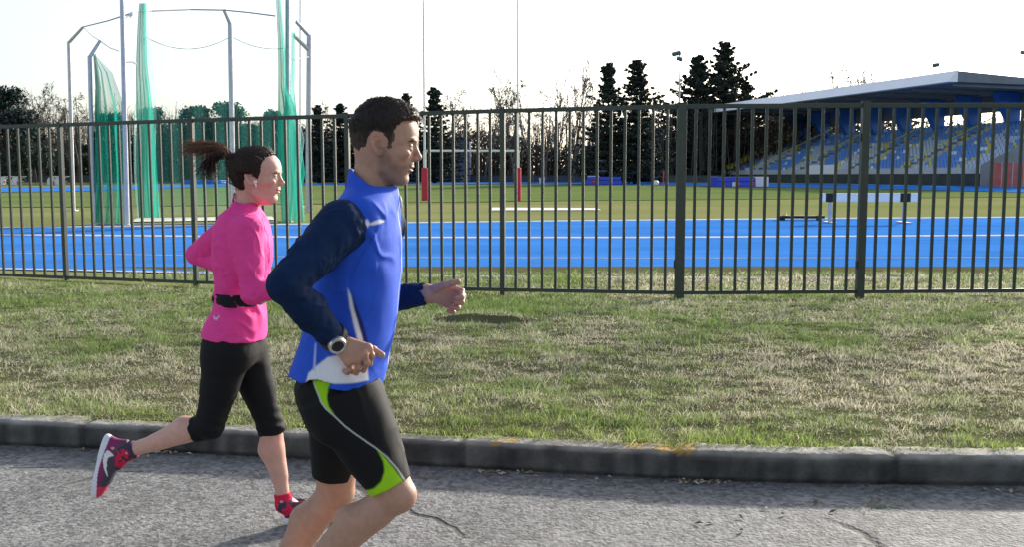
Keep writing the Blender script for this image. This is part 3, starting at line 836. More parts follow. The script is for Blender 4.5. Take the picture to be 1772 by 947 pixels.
q = at(1135, 104); small('ball', 'ball', 'white ball lying on the far blue track left of the thick fence post', lambda mb: mb.tube([(q[0], 104, q[2] + .31 + .31 * math.sin(t)) for t in np.linspace(-1.5, 1.5, 9)], [.31 * math.cos(t) for t in np.linspace(-1.5, 1.5, 9)], 14), q, M_wm)
q2 = at(1148, 112); small('marker_post', 'marker post', 'thin red post standing before the dark conifers', lambda mb: (mb.tube([q2, q2 + np.array((0, 0, 1.5))], .07, 8), mb.tube([q2, q2 + np.array((0, 0, .05))], .25, 10)), q2, M_rm)
q3 = at(938, 122); small('bucket', 'bucket', 'small white bucket far off between the goal and the blue mat', lambda mb: mb.tube([q3, q3 + np.array((0, 0, .7)), q3 + np.array((0, 0, .72))], [.3, .4, .44], 12), q3, M_wm)
q4 = at(917, 124); small('marker_post', 'marker post', 'short red post far off beside the right goal upright', lambda mb: (mb.tube([q4, q4 + np.array((0, 0, 1.1))], .07, 8), mb.tube([q4, q4 + np.array((0, 0, .05))], .25, 10)), q4, M_rm)
def shelter(px0, px1, D, label):
    a, b = at(px0, D), at(px1, D); W = b[0] - a[0]; H = Zpx(304.5, D) - a[2]; O = np.array((a[0], D, a[2]))
    root = empty('team_shelter', O); tag(root, label, 'shelter', 'white curved shelters beside the far track')
    M = M_wm; mb = MB(); out = [(0, 0), (0, .5 * H), (.08 * W, .68 * H), (.3 * W, .86 * H), (.62 * W, .96 * H), (W, H)]
    inn = [(x + .06, z - (.05 if x else 0)) for x, z in out[:-1]] + [(W - .02, H - .07)]
    ring = [(x, 0, z) for x, z in out] + [(x, 0, z) for x, z in inn[::-1]]
    mb.prism(ring, (0, 2.2, 0)); mb.build('shell', mat('white_shell', (.78, .77, .72), .45), root)
    mb = MB(); mb.prism([(x, 0, z) for x, z in inn] + [(.93 * W, 0, .6 * H), (.78 * W, 0, .25 * H), (.72 * W, 0, 0)], (0, .03, 0)); o = mb.build('end_panel', M_wm, root); o.location = (0, .05, 0)
    mb = MB(); mb.box((.1, 1.14, .35), (W * .6, 2.1, .42)); mb.box((.12, 1.2, 0), (.18, 1.26, .349)); mb.box((.12, 2.0, 0), (.18, 2.06, .349)); mb.build('bench', M_galv, root)
for (x0, x1, l) in [(-8, 9, 'white curved shelter at the very left edge of the view'), (19, 30, 'narrow white curved shelter second from the left edge'), (81, 93, 'narrow white curved shelter left of its twin by the first fence post'), (94, 107, 'narrow white curved shelter nearest the first fence post')]:
    shelter(x0, x1, 112, l)

# ================================================================== grandstand
def make_stand():
    Of = at(1240, 155); Nf = at(1648, 105); u = (Nf - Of); u[2] = 0; Lr = float(np.linalg.norm(u)); u /= Lr; v = np.array((-u[1], u[0], 0.0)); 
    if v[0] < 0: v = -v
    z0 = 0.40
    root = empty('grandstand', (Of[0], Of[1], z0)); O = np.array(root.location)
    tag(root, 'roofed grandstand with blue and grey seats and a pale roof edge', 'grandstand')
    W = lambda a, b, z: np.array((Of[0], Of[1], 0)) + u * a + v * b + np.array((0, 0, z))
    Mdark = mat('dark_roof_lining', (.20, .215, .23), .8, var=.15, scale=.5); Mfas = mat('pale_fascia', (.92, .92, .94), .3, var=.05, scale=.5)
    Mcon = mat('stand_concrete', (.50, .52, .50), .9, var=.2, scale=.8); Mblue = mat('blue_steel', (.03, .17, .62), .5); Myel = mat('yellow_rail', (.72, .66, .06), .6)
    Mwall = mat('shaded_base_wall', (.045, .055, .05), .9, var=.3, scale=1)  # the shadow along the stand's foot is put into this dark colour
    def slab(a0, a1, prof, name, m, parent=root):
        mb = MB(); p = [W(a0, b, z) for b, z in prof]; mb.prism(p, (W(a1, 0, 0) - W(a0, 0, 0))); return mb.build(name, m, parent, origin=O)
    Ls = Lr + 2.5
    # roof
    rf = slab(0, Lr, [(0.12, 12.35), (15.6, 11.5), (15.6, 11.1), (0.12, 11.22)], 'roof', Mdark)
    slab(-.05, Lr + .05, [(0.0, 12.40), (.115, 12.42), (.115, 11.2), (-1.0, 11.2)], 'fascia', Mfas, rf).parent = root  # front sloped upward so that it catches more sky and looks brighter
    # terrace
    n = 14; b0, b1, zz0, zz1 = 1.6, 14.4, 2.0, 7.5
    prof = [(b0, 0.0), (b0, zz0)]
    for k in range(n):
        bb = b0 + (b1 - b0) * (k + 1) / n; prof += [(bb, zz0 + (zz1 - zz0) * k / n), (bb, zz0 + (zz1 - zz0) * (k + 1) / n)]
    prof += [(b1 + .3, zz1), (b1 + .3, 0)]
    slab(0, Ls, prof, 'terrace', Mcon)
    slab(0, Ls, [(b0 - .16, 1.7), (b0 - .003, 1.7), (b0 - .003, 2.35), (b0 - .16, 2.35)], 'parapet', mat('pale_parapet', (.5, .52, .52), .8, var=.15, scale=.6))
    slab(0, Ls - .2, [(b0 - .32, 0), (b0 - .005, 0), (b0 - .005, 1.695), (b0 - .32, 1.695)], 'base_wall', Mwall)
    slab(23, 29, [(b0 - .20, 1.6), (b0 - .163, 1.6), (b0 - .163, 2.9), (b0 - .20, 2.9)], 'banner', Mfas)
    # seats, row by row; each seat a shell with its back
    mats = [mat('blue_seat', (.11, .29, .70), .5), mat('grey_seat', (.46, .55, .70), .5), mat('yellow_seat', (.55, .52, .12), .5), mat('white_seat', (.75, .78, .80), .5)]
    rs = np.random.default_rng(5)
    blocks = [MB() for _ in range(5)]
    for k in range(n):
        bb = b0 + (b1 - b0) * k / n; z = zz0 + (zz1 - zz0) * k / n
        for s in np.arange(.5, Ls - .6, .62):
            if min(abs(s - c) for c in (9, 20, 31, 42)) < .7: continue
            mb = blocks[int(np.searchsorted((9, 20, 31, 42), s))]
            sec = math.sin(s * .55 + k * .35) + .6 * math.sin(s * .21 - k * .5)
            mi = 0 if k > 8 and rs.random() < .8 else (2 if abs(sec) < .16 else (1 if sec < -.3 else (3 if rs.random() < .08 else 0)))
            q = W(s, bb + .42, z); c = [W(s + i * .24, bb + j, z + hh) for (i, j, hh) in ((-1, .35, .28), (1, .35, .28), (1, .72, .28), (-1, .72, .28), (-1, .35, .34), (1, .35, .34), (1, .72, .34), (-1, .72, .34))]
            mb.add(c, [[0,3,2,1],[4,5,6,7],[0,1,5,4],[1,2,6,5],[2,3,7,6],[3,0,4,7]], mi)
            c = [W(s + i * .24, bb + j, z + hh) for (i, j, hh) in ((-1, .73, .28), (1, .73, .28), (1, .79, .28), (-1, .79, .28), (-1, .77, .68), (1, .77, .68), (1, .83, .68), (-1, .83, .68))]
            mb.add(c, [[0,3,2,1],[4,5,6,7],[0,1,5,4],[1,2,6,5],[2,3,7,6],[3,0,4,7]], mi)
    for mb in blocks: mb.build('seat_block', mats, root, origin=O)
    # sloping yellow edges and stair rails
    for a in (.15, 9, 20, 31, 42):
        mb = MB(); h = .95 if a > 1 else .75
        mb.bar(W(a, b0 + .1, zz0 + h), W(a, b1 - .3, zz1 + h), .10 if a > 1 else .45, .12 if a > 1 else .7, ref=(0, 0, 1))
        for k in range(0, n, 3):
            bb = b0 + (b1 - b0) * (k + .4) / n; z = zz0 + (zz1 - zz0) * k / n; mb.bar(W(a, bb, z), W(a, bb, z + .95), .07, .07)
        mb.build('stair_rail', Myel, root, origin=O)
    # back wall: dark header, openings between blue columns
    slab(0, Lr, [(b1 + .31, 9.0), (b1 + .55, 9.0), (b1 + .55, 11.05), (b1 + .31, 11.05)], 'back_wall', Mdark)
    slab(0, Ls, [(b1 + .32, 0), (b1 + .6, 0), (b1 + .6, 7.75), (b1 + .32, 7.75)], 'back_wall', Mcon)
    for k in range(9):
        s = 1.0 + (Lr - 2.0) * k / 8
        mb = MB(); mb.prism([W(s - .45, b1 + .28, 6.4), W(s - .45, b1 - .6, 6.9), W(s - .45, b1 - 3.2, 11.0), W(s - .45, b1 + .28, 11.0)], u * .9); mb.build('column', Mblue, root, origin=O)
    # concrete flank at the near end
    slab(Ls + .01, Ls + .3, [(b0 - .3, 0), (b0 - .3, 2.6), (b1 + .3, 8.3), (b1 + .3, 0)], 'flank_wall', mat('flank_concrete', (.24, .25, .24), .9, var=.2, scale=.6))
    # ribs under the roof
    for k in range(9):
        s = 1.0 + (Lr - 2.0) * k / 8; mb = MB(); mb.bar(W(s, .4, 11.0), W(s, b1, 10.85), .25, .3, ref=(0, 0, 1)); mb.build('roof_beam', Mdark, root, origin=O)
make_stand()
def hoarding():
    D = 97.0; root = empty('hoarding', at(1745, D)); O = np.array(root.location); tag(root, 'faded red hoarding panels beside the grandstand end', 'hoarding')
    M = mat('faded_red_board', (.42, .085, .06), .8, base2=(.50, .16, .13), scale=1.2); 
    x = 1714
    while x < 1815:
        a, b = at(x, D), at(x + 19, D); mb = MB(); mb.box((a[0] + .04, D, a[2] + .1), (b[0] - .04, D + .08, Zpx(281, D))); mb.build('panel', M, root, origin=O)
        mb = MB(); mb.box((a[0] - .03, D - .02, a[2]), (a[0] + .03, D + .1, Zpx(280, D))); mb.build('upright', M_galv, root, origin=O); x += 19
hoarding()

# ================================================================== floodlight masts
M_mast = mat('pale_mast', (.72, .73, .74), .5)
M_head = mat('dark_lamp_head', (.10, .15, .17), .5)
def mast(px, D, heads, label, pyb=305):
    b = at(px, D); root = empty('floodlight_mast', b); O = np.array(root.location); tag(root, label, 'floodlight')
    zt = Zpx(min(h[1] for h in heads), D); mb = MB(); mb.tube([b, (b[0], D, (b[2] + zt) / 2), (b[0], D, zt)], [.20, .13, .08], 10); mb.build('pole', M_mast, root, origin=O)
    for (hx, hy, wpx, hpx, til) in heads:
        c = P(hx, hy, D); k = D / F; mb = MB(); mb.box((c[0] - wpx*k/2, D - .3, c[2] - hpx*k/2), (c[0] + wpx*k/2, D + .3, c[2] + hpx*k/2))
        o = mb.build('lamp_head', M_head, root, origin=c, bevel=.05); o.location = [float(q) for q in c - O]; o.rotation_euler = (R(25), til, 0)
        mb = MB(); mb.tube([(b[0], D, c[2] - .35), (c[0], D, c[2])], .05, 6); mb.build('bracket', M_mast, root, origin=O)
mast(1173.5, 135, [(1170.5, 92, 15, 6, R(-14)), (1176, 101, 10, 6, R(14))], 'tall pale floodlight mast with two lamp heads between the big conifers')
mast(1621, 172, [(1619.5, 112, 11, 6, R(-8))], 'far floodlight mast with one dark head above the grandstand roof')
mast(1776, 150, [(1771, 90, 9, 6, R(0)), (1782, 94, 9, 6, 0)], 'floodlight mast at the right edge of the view')
# ================================================================== trees
M_bark = mat('grey_bark', (.11, .095, .08), .95, var=.3, scale=3)
M_darkbark = mat('dark_bark', (.05, .042, .035), .95)
M_needle = mat('conifer_needles', (.018, .034, .020), .8, vcol=True); translucent(M_needle, .12)
M_leaf = mat('evergreen_leaves', (.02, .05, .03), .75, vcol=True); translucent(M_leaf, .2)
def tubes(segs, sides=4):
    """segs: array rows ax ay az bx by bz ra rb -> vertices, quads"""
    S = np.asarray(segs, dtype=float); a, b = S[:, :3], S[:, 3:6]; d = b - a; d /= np.maximum(np.linalg.norm(d, axis=1), 1e-9)[:, None]
    ref = np.where(np.abs(d[:, 2:3]) < .9, np.array([[0, 0, 1.]]), np.array([[1., 0, 0]])); s = np.cross(d, ref); s /= np.linalg.norm(s, axis=1)[:, None]; t = np.cross(s, d)
    V = []
    for k in range(sides):
        an = 2 * np.pi * k / sides; o = s * math.cos(an) + t * math.sin(an); V += [a + o * S[:, 6:7], b + o * S[:, 7:8]]
    V = np.stack(V, 1).reshape(-1, 3); i = np.arange(len(S))[:, None] * 2 * sides
    Q = np.concatenate([i + np.array([2*k, 2*((k+1) % sides), 2*((k+1) % sides)+1, 2*k+1]) for k in range(sides)], 0)
    return V, Q
def grow(seed, H, spread=.55, levels=4, nb=5, upright=.6, r0=.22, first=.25):
    rs = np.random.default_rng(seed); big, twig = [], []
    def limb(p, d, L, r, lev):
        n = 5 if lev == 0 else 4; pts = [p]; dd = d
        for k in range(n):
            dd = dd + rs.normal(0, .10 if lev == 0 else .17, 3) + np.array((0, 0, .06 * upright * (lev > 0))); dd /= np.linalg.norm(dd)
            pts.append(pts[-1] + dd * L / n)
        for k in range(n):
            ra, rb = r * (1 - .8 * k / n), r * (1 - .8 * (k + 1) / n)
            (big if lev < 2 else twig).append([*pts[k], *pts[k+1], ra, rb])
        if lev >= levels: return
        m = nb + (6 if lev == 0 else 0)
        for k in range(m):
            t = first + (1 - first) * (k + rs.random()) / m if lev == 0 else .2 + .8 * rs.random(); q = min(int(t * n), n - 1); f = t * n - q
            c = pts[q] + (pts[q+1] - pts[q]) * f; an = rs.uniform(0, 6.283); ax = pts[q+1] - pts[q]; ax = ax / np.linalg.norm(ax)
            s = np.cross(ax, rs.normal(0, 1, 3)); s /= np.linalg.norm(s); nd = ax * upright + s * spread * rs.uniform(.7, 1.3); nd[2] += .12; nd /= np.linalg.norm(nd)
            limb(c, nd, L * rs.uniform(.32, .55) * (1.15 - .55 * t if lev == 0 else 1), max(r * (1 - .75 * t) * .55, .012), lev + 1)
    limb(np.zeros(3), np.array((0, 0, 1.)), H, r0, 0)
    return np.array(big), np.array(twig)
def bare_tree(seed, H, **k):
    big, tw = grow(seed, H, **k); tw[:, 6:] = np.maximum(tw[:, 6:], .034)
    return tubes(big, 5), tubes(tw, 3)
bare_protos = {}
def put_bare(kind, px, D, ptop, label, rot=0, group='bare trees behind the sports field'):
    seed, k = {'poplar': (4, dict(spread=.32, upright=.95, nb=5, levels=3, first=.18, r0=.20)), 'round': (9, dict(spread=.75, upright=.55, nb=4, levels=4, first=.22, r0=.24)), 'open': (15, dict(spread=.6, upright=.7, nb=4, levels=4, first=.3, r0=.2))}[kind]
    H0 = 14.0
    if kind not in bare_protos:
        (v1, q1), (v2, q2) = bare_tree(seed, H0, **k); root = empty('bare_tree')
        a = raw_mesh('trunk', v1, q1, M_bark, root); b = raw_mesh('crown', v2, q2, M_bark, root); bare_protos[kind] = (root, a, b, float(v2[:, 2].max()))
        r = root
    else:
        o, a, b, _ = bare_protos[kind]; r = o.copy(); COL.objects.link(r)
        for c in (a, b): d = c.copy(); COL.objects.link(d); d.parent = r
    p = at(px, D); s = (Zpx(ptop, D) - p[2]) / bare_protos[kind][3]
    r.location = [float(c) for c in (p[0], p[1], p[2] - .05)]; r.scale = (s, s, s); r.rotation_euler = (0, 0, rot); tag(r, label, 'tree', group)
def leaf_quads(C, size, rs, col, flat=0.0):
    """one small bent leaf clump face per centre"""
    n = len(C); d = rs.normal(0, 1, (n, 3)); d[:, 2] *= (1 - flat); d /= np.linalg.norm(d, axis=1)[:, None]; e = np.cross(d, rs.normal(0, 1, (n, 3))); e /= np.linalg.norm(e, axis=1)[:, None]
    s = size * rs.uniform(.5, 1.3, n)[:, None]; V = np.stack([C - d * s, C + e * s * .45, C + d * s, C - e * s * .45], 1).reshape(-1, 3)
    c = np.array(col) * rs.uniform(.55, 1.5, n)[:, None] * (1 + rs.normal(0, .08, (n, 3))); return V, np.arange(4 * n).reshape(-1, 4), np.repeat(np.clip(c, .004, 1), 4, 0)
def conifer_mesh(seed, H, Rb, gap=.5, dens=1.0, bare=.05):
    rs = np.random.default_rng(seed); tr = []; C = []; seg = []
    pts = [np.array((0, 0, 0.))]
    for k in range(10): pts.append(np.array((rs.normal(0, .05), rs.normal(0, .05), H * (k + 1) / 10)))
    for k in range(10): seg.append([*pts[k], *pts[k+1], .26 * (1 - .095 * k), .26 * (1 - .095 * (k + 1))])
    z = H * bare
    while z < H * .985:
        t = z / H; lump = 1 + .45 * math.sin(z * 1.7 + seed) * t; Rz = (Rb * (1 - t) ** .95 * (.8 + .4 * rs.random()) + .14) * lump; n = rs.integers(4, 7) if t > .55 else rs.integers(6, 10); ph = rs.uniform(0, 6.28)
        for k in range(n):
            an = ph + 6.283 * k / n + rs.normal(0, .35); L = Rz * rs.uniform(.45, 1.15); up = rs.uniform(.0, .75) * (t * 1.2)
            m = max(4, int(L * 3.2)); q = np.linspace(0, 1, m)[:, None]; dirv = np.array((math.cos(an), math.sin(an), 0))
            line_ = np.array((0, 0, z)) + dirv * q * L + np.array((0, 0, 1.)) * (up * L * q - .25 * L * q * (1 - .6 * t) + .22 * L * q ** 2.2)
            for j in range(m - 1): seg.append([*line_[j], *line_[j+1], .05 * (1 - q[j, 0]) + .012, .05 * (1 - q[j+1, 0]) + .012])
            d_ = max(1, int(34 * dens)); w_ = np.repeat(line_[1 if t < .9 else 0:], d_, 0); qq = np.repeat(q[1 if t < .9 else 0:], d_, 0)
            side = np.cross(dirv, (0, 0, 1.)); wid = (.10 + .56 * (1 - qq) ** .7 * min(L, 2.5) * .45)
            C.append(w_ + side * rs.uniform(-1, 1, (len(w_), 1)) * wid + rs.normal(0, .06, (len(w_), 3)) + np.array((0, 0, -.16)) * rs.random((len(w_), 1)))
        z += gap * (1 - .42 * t) * rs.uniform(.6, 1.5)
    return tubes(seg, 4), leaf_quads(np.concatenate(C), .17, rs, (.028, .043, .032))
con_protos = {}
def put_conifer(kind, px, D, ptop, label, rot=0, wide=1.0, group='conifers behind the sports field'):
    prm = {'spruce': (3, 15, 4.0, .66, 1.1, .05), 'fir': (8, 15, 6.4, .50, 1.1, .04), 'slim': (12, 12, 3.0, .7, .9, .05)}[kind]
    if kind not in con_protos:
        (v1, q1), (v2, q2, c2) = conifer_mesh(*prm); root = empty('conifer_tree')
        con_protos[kind] = (root, raw_mesh('trunk', v1, q1, M_darkbark, root), raw_mesh('crown', v2, q2, M_needle, root, col=c2)); r = root
    else:
        o = con_protos[kind]; r = o[0].copy(); COL.objects.link(r)
        for c in o[1:]: d = c.copy(); COL.objects.link(d); d.parent = r
    p = at(px, D); s = (Zpx(ptop, D) - p[2]) / prm[1]
    r.location = [float(c) for c in (p[0], p[1], p[2] - .05)]; r.scale = (s * wide, s * wide, s); r.rotation_euler = (0, 0, rot); tag(r, label, 'tree', group)
def broad_mesh(seed, H, Rb, col):
    rs = np.random.default_rng(seed); C = []; seg = [[0, 0, 0, 0, 0, H * .7, .3, .12]]
    for k in range(46):
        t = rs.uniform(.10, .95); an = rs.uniform(0, 6.28); rr = Rb * math.sqrt(rs.random()) * (1.05 - .75 * max(t - .35, 0) / .6); c = np.array((math.cos(an) * rr, math.sin(an) * rr, H * t)); s = rs.uniform(.5, 1.05) * Rb * .33
        seg.append([0, 0, H * t * .55, *c, .09, .03])
        n = 210; d = rs.normal(0, 1, (n, 3)); d /= np.linalg.norm(d, axis=1)[:, None]; C.append(c + d * s * rs.uniform(.35, 1.12, (n, 1)) * np.array((1, 1, .75)))
    return tubes(seg, 5), leaf_quads(np.concatenate(C), .24, rs, col)
br_protos = {}
def put_broad(kind, px, D, ptop, label, rot=0, wide=1.0, group='dense evergreens behind the sports field'):
    prm = {'cedar': (2, 10, 4.2, (.018, .036, .030)), 'cypress': (6, 10, 3.0, (.022, .045, .036))}[kind]
    if kind not in br_protos:
        (v1, q1), (v2, q2, c2) = broad_mesh(*prm); root = empty('evergreen_tree')
        br_protos[kind] = (root, raw_mesh('trunk', v1, q1, M_darkbark, root), raw_mesh('crown', v2, q2, M_leaf, root, col=c2)); r = root
    else:
        o = br_protos[kind]; r = o[0].copy(); COL.objects.link(r)
        for c in o[1:]: d = c.copy(); COL.objects.link(d); d.parent = r
    p = at(px, D); s = (Zpx(ptop, D) - p[2]) / (prm[1] * 1.04)
    r.location = [float(c) for c in (p[0], p[1], p[2] - .05)]; r.scale = (s * wide, s * wide, s); r.rotation_euler = (0, 0, rot); tag(r, label, 'tree', group)

put_broad('cedar', 12, 122, 138, 'big dark evergreen at the left edge behind the white shelters', 0, 1.0)
put_broad('cedar', -75, 126, 150, 'dark evergreen cut by the left edge of the view', 1, 1.0)
put_broad('cedar', 343, 132, 172, 'dark evergreen seen through the thin cage net left of the middle pole', 2.0, .95)
put_broad('cedar', 398, 130, 165, 'dark evergreen behind the middle pole of the cage', 3.1, .95)
put_broad('cypress', 468, 134, 178, 'small dark evergreen beside the right gathered net', .7, 1.0)
put_broad('cypress', 266, 130, 172, 'small dark evergreen beside the left gathered net', 2.7, .9)
put_broad('cypress', 192, 132, 182, 'dark evergreen behind the left green net', 1.7, 1.1)
put_broad('cedar', 1385, 192, 150, 'dark evergreen whose top shows over the far half of the grandstand roof', .4, 1.5)
put_broad('cedar', 300, 138, 208, 'low dark evergreen between the left gathered net and the middle evergreens', 4.0, 1.3)
put_broad('cedar', 435, 139, 206, 'low dark evergreen between the cage middle pole and the right gathered net', 5.0, 1.3)
put_broad('cypress', 1795, 118, 120, 'dark evergreen at the right edge beyond the grandstand', 1.1, .6)
put_conifer('spruce', 552, 128, 181, 'slim dark conifer just right of the cage', 0, 1.5)
put_conifer('spruce', 590, 131, 178, 'slim dark conifer just left of the running man', 1.3, 1.6)
put_conifer('spruce', 640, 134, 170, 'slim dark conifer hidden behind the head of the man', 2.1, 1.2)
put_conifer('spruce', 704, 132, 160, 'slim dark conifer between the man and the left goal upright', 2.9, 1.3)
put_conifer('spruce', 752, 127, 150, 'slim dark conifer just right of the left goal upright', 4.0, 1.6)
put_conifer('spruce', 1052, 118, 108, 'dark spruce with ragged gaps, left one of the pair before the floodlight', .4, 1.35)
put_conifer('spruce', 1100, 119, 102, 'dark spruce with drooping tiers, right one of the pair before the floodlight', 2.4, 1.6)
put_conifer('fir', 1205, 160, 96, 'wide dark conifer left of its taller neighbour beside the grandstand', .9, 1.35)
put_conifer('fir', 1250, 164, 72, 'tallest wide dark conifer beside the grandstand', 3.3, 1.3)
put_conifer('spruce', 1288, 172, 140, 'dark conifer half hidden by the far roof corner', 5.0, 1.5)
for i, (px, D, pt, kd, lab) in enumerate([
    (62, 138, 150, 'round', 'bare tree right of the big dark evergreen at the left'), (92, 140, 142, 'open', 'bare tree with forked limbs left of the first cage pole'), (135, 142, 158, 'round', 'bare tree between the two left cage poles'), (108, 137, 168, 'poplar', 'narrow russet bare tree before the left cage pole'),
    (575, 142, 170, 'open', 'bare tree right of the cage behind slim conifers'), (668, 140, 176, 'round', 'bare tree behind the face of the man'), (795, 138, 150, 'round', 'low bare tree right of the left goal upright'), (838, 142, 140, 'open', 'bare tree in the middle of the goal'),
    (888, 136, 108, 'poplar', 'bare poplar just left of the right goal upright'), (922, 141, 128, 'open', 'bare tree just right of the right goal upright'), (962, 134, 112, 'poplar', 'bare poplar left of the tallest one'), (992, 132, 82, 'poplar', 'tallest bare poplar in the middle distance'), (1012, 139, 130, 'open', 'bare tree close to the left spruce'), (945, 143, 150, 'round', 'broad bare tree low between the poplars'), (1150, 143, 150, 'open', 'bare tree between the spruce pair and the wide conifers'),
    (1360, 176, 140, 'round', 'bare tree behind the far end of the grandstand roof'), (1415, 178, 112, 'open', 'tall bare tree above the middle of the pale roof edge'), (1462, 182, 104, 'round', 'bare tree above the pale roof edge, right of the tall one'), (1330, 170, 150, 'open', 'small bare tree right of the tallest conifer'), (1500, 184, 120, 'round', 'faint bare tree above the rising roof edge'),
    (705, 145, 190, 'round', 'low bare tree at the left goal upright'), (770, 146, 165, 'open', 'bare tree above the left half of the crossbar'), (868, 147, 178, 'round', 'bare tree above the right half of the crossbar')]):
    put_bare(kd, px, D, pt, lab, rot=i * 1.37)

# ---- dense winter thicket that closes the view behind the field (nobody could count it)
def thicket():
    rs = np.random.default_rng(31); seg = []
    n = 4200; x = rs.uniform(-150, 150, n); y = rs.uniform(150, 172, n); hs = 9.3 + 2.3 * fbm(np.stack([x * .06, x * 0, x * 0], -1), 3) * 2 + rs.normal(0, 1, n)
    z0 = gz(y)
    for k in range(n):
        h = max(hs[k], 2.5); a = np.array((x[k], y[k], z0[k] - .1)); b = a + np.array((rs.normal(0, .5), rs.normal(0, .5), h)); r = rs.uniform(.04, .16); seg.append([*a, *b, r, .03])
        for j in range(7):
            t = rs.uniform(.3, 1); c = a + (b - a) * t; d = np.array((rs.normal(0, .9), rs.normal(0, .6), rs.uniform(.2, 1.6))); seg.append([*c, *(c + d), .03, .015])
    v, q = tubes(seg, 3); o = raw_mesh('winter_thicket', v, q, mat('thicket_wood', (.085, .072, .060), .95, var=.3, scale=.3)); tag(o, kind='stuff')
    n = 80000; x = rs.uniform(-150, 150, n); y = rs.uniform(152, 172, n); z = gz(y) + rs.random(n) ** 1.1 * (8.0 + 3.0 * fbm(np.stack([x * .09, x * 0, x * 0 + 8], -1), 3) * 2)
    v, q, c = leaf_quads(np.stack([x, y, z], 1), .40, rs, (.022, .026, .018)); 
    warm = (fbm(v * np.array((.05, 0, .1)) + 60, 2) > .02)[:, None]; c = np.where(warm, c * np.array((1.7, 1.25, 1.1)), c)
    o = raw_mesh('undergrowth', v, q, M_leaf, col=c); tag(o, kind='stuff')
thicket()
# ---- low boundary wall before the thicket and two utility buildings among the trees
def boundary():
    m = mat('grey_boundary_wall', (.075, .085, .10), .9, var=.3, scale=.4); a, b = at(-200, 146), at(1245, 148)
    root = empty('boundary_wall', (a + b) / 2); O = np.array(root.location); tag(root, 'long low dark grey boundary wall behind the far track', 'wall')
    mb = MB(); mb.box((a[0], 146, .3), (b[0], 146.25, 1.55)); mb.build('wall_face', m, root, origin=O); mb = MB(); mb.box((a[0], 145.95, 1.552), (b[0], 146.3, 1.64)); mb.build('coping', M_darkbark, root, origin=O)
boundary()
def hut(x0, x1, pt, D, label):
    a, b = at(x0, D), at(x1, D); zt = Zpx(pt, D); root = empty('utility_building', ((a[0] + b[0]) / 2, D, a[2])); O = np.array(root.location); tag(root, label, 'building')
    m = mat('blue_grey_render', (.13, .15, .22), .9, var=.15, scale=.5); mb = MB(); mb.box((a[0], D, a[2] - .1), (b[0], D + 5, zt)); mb.build('wall', m, root, origin=O)
    mb = MB(); mb.box((a[0] - .25, D - .25, zt + .002), (b[0] + .25, D + 5.2, zt + .2)); mb.build('roof', M_darkbark, root, origin=O)
    mb = MB(); w_ = b[0] - a[0]; mb.box((a[0] + w_ * .3, D - .03, zt - 1.6), (a[0] + w_ * .7, D - .003, zt - .6)); mb.build('window', M_black, root, origin=O)
hut(788, 813, 242, 144.5, 'narrow blue grey utility tower seen inside the goal')
hut(1036, 1060, 268, 144.5, 'small blue grey building left of the spruce pair')
# ================================================================== people
M_skin = mat('skin', rough=0.50, vcol=True, var=.09, scale=70, bump=.0010, bscale=420, sss=.10, spec=.4)
M_cloth = mat('sports_fabric', rough=0.72, vcol=True, var=.06, scale=30, bump=.0007, bscale=320, spec=.18)
M_knit = mat('stretch_fabric', rough=0.8, vcol=True, var=.12, scale=60, bump=.0008, bscale=500, spec=.10)
M_hair = mat('dark_hair', rough=0.55, vcol=True, var=.3, scale=120, bump=.0012, bscale=260, spec=.2, stretch=(1, 1, .35))
M_shoe = mat('shoe_mesh', rough=.6, vcol=True, var=.12, scale=120, bump=.0008, bscale=700)
def mapped(f, O, A):
    """distance field f given in millimetres of a local frame; A has the frame's axes (scaled) as columns"""
    O = np.array(O, np.float32); Ai = np.linalg.inv(A).astype(np.float32).T; s = float(np.linalg.norm(A, axis=0).min())
    return lambda p: f((p - O) @ Ai) * s
def head_frame(sx, sy, sz, pitch):
    c, s = math.cos(pitch), math.sin(pitch)
    return np.array([[c * sx, 0, -s * sz], [0, sy, 0], [s * sx, 0, c * sz]]) * 0.001
HEAD_TAB = [(-110, 44, 10, 16), (-102, 60, 2, 28), (-94, 68, -4, 36), (-86, 71, -10, 43), (-77, 73, -16, 45), (-67, 77, -24, 50), (-58, 80, -34, 54), (-50, 83, -44, 58), (-40, 85, -54, 62),
            (-20, 88, -66, 68), (0, 91, -72, 71), (18, 97, -76, 73), (32, 100, -78, 75), (50, 99.5, -78, 76.5), (66, 96, -76, 76), (84, 84, -62, 66)]
CRAN = ((11, 0, 38), (88, 76.5, 84.5))
EYE = (77.5, 31.0, -1.0)
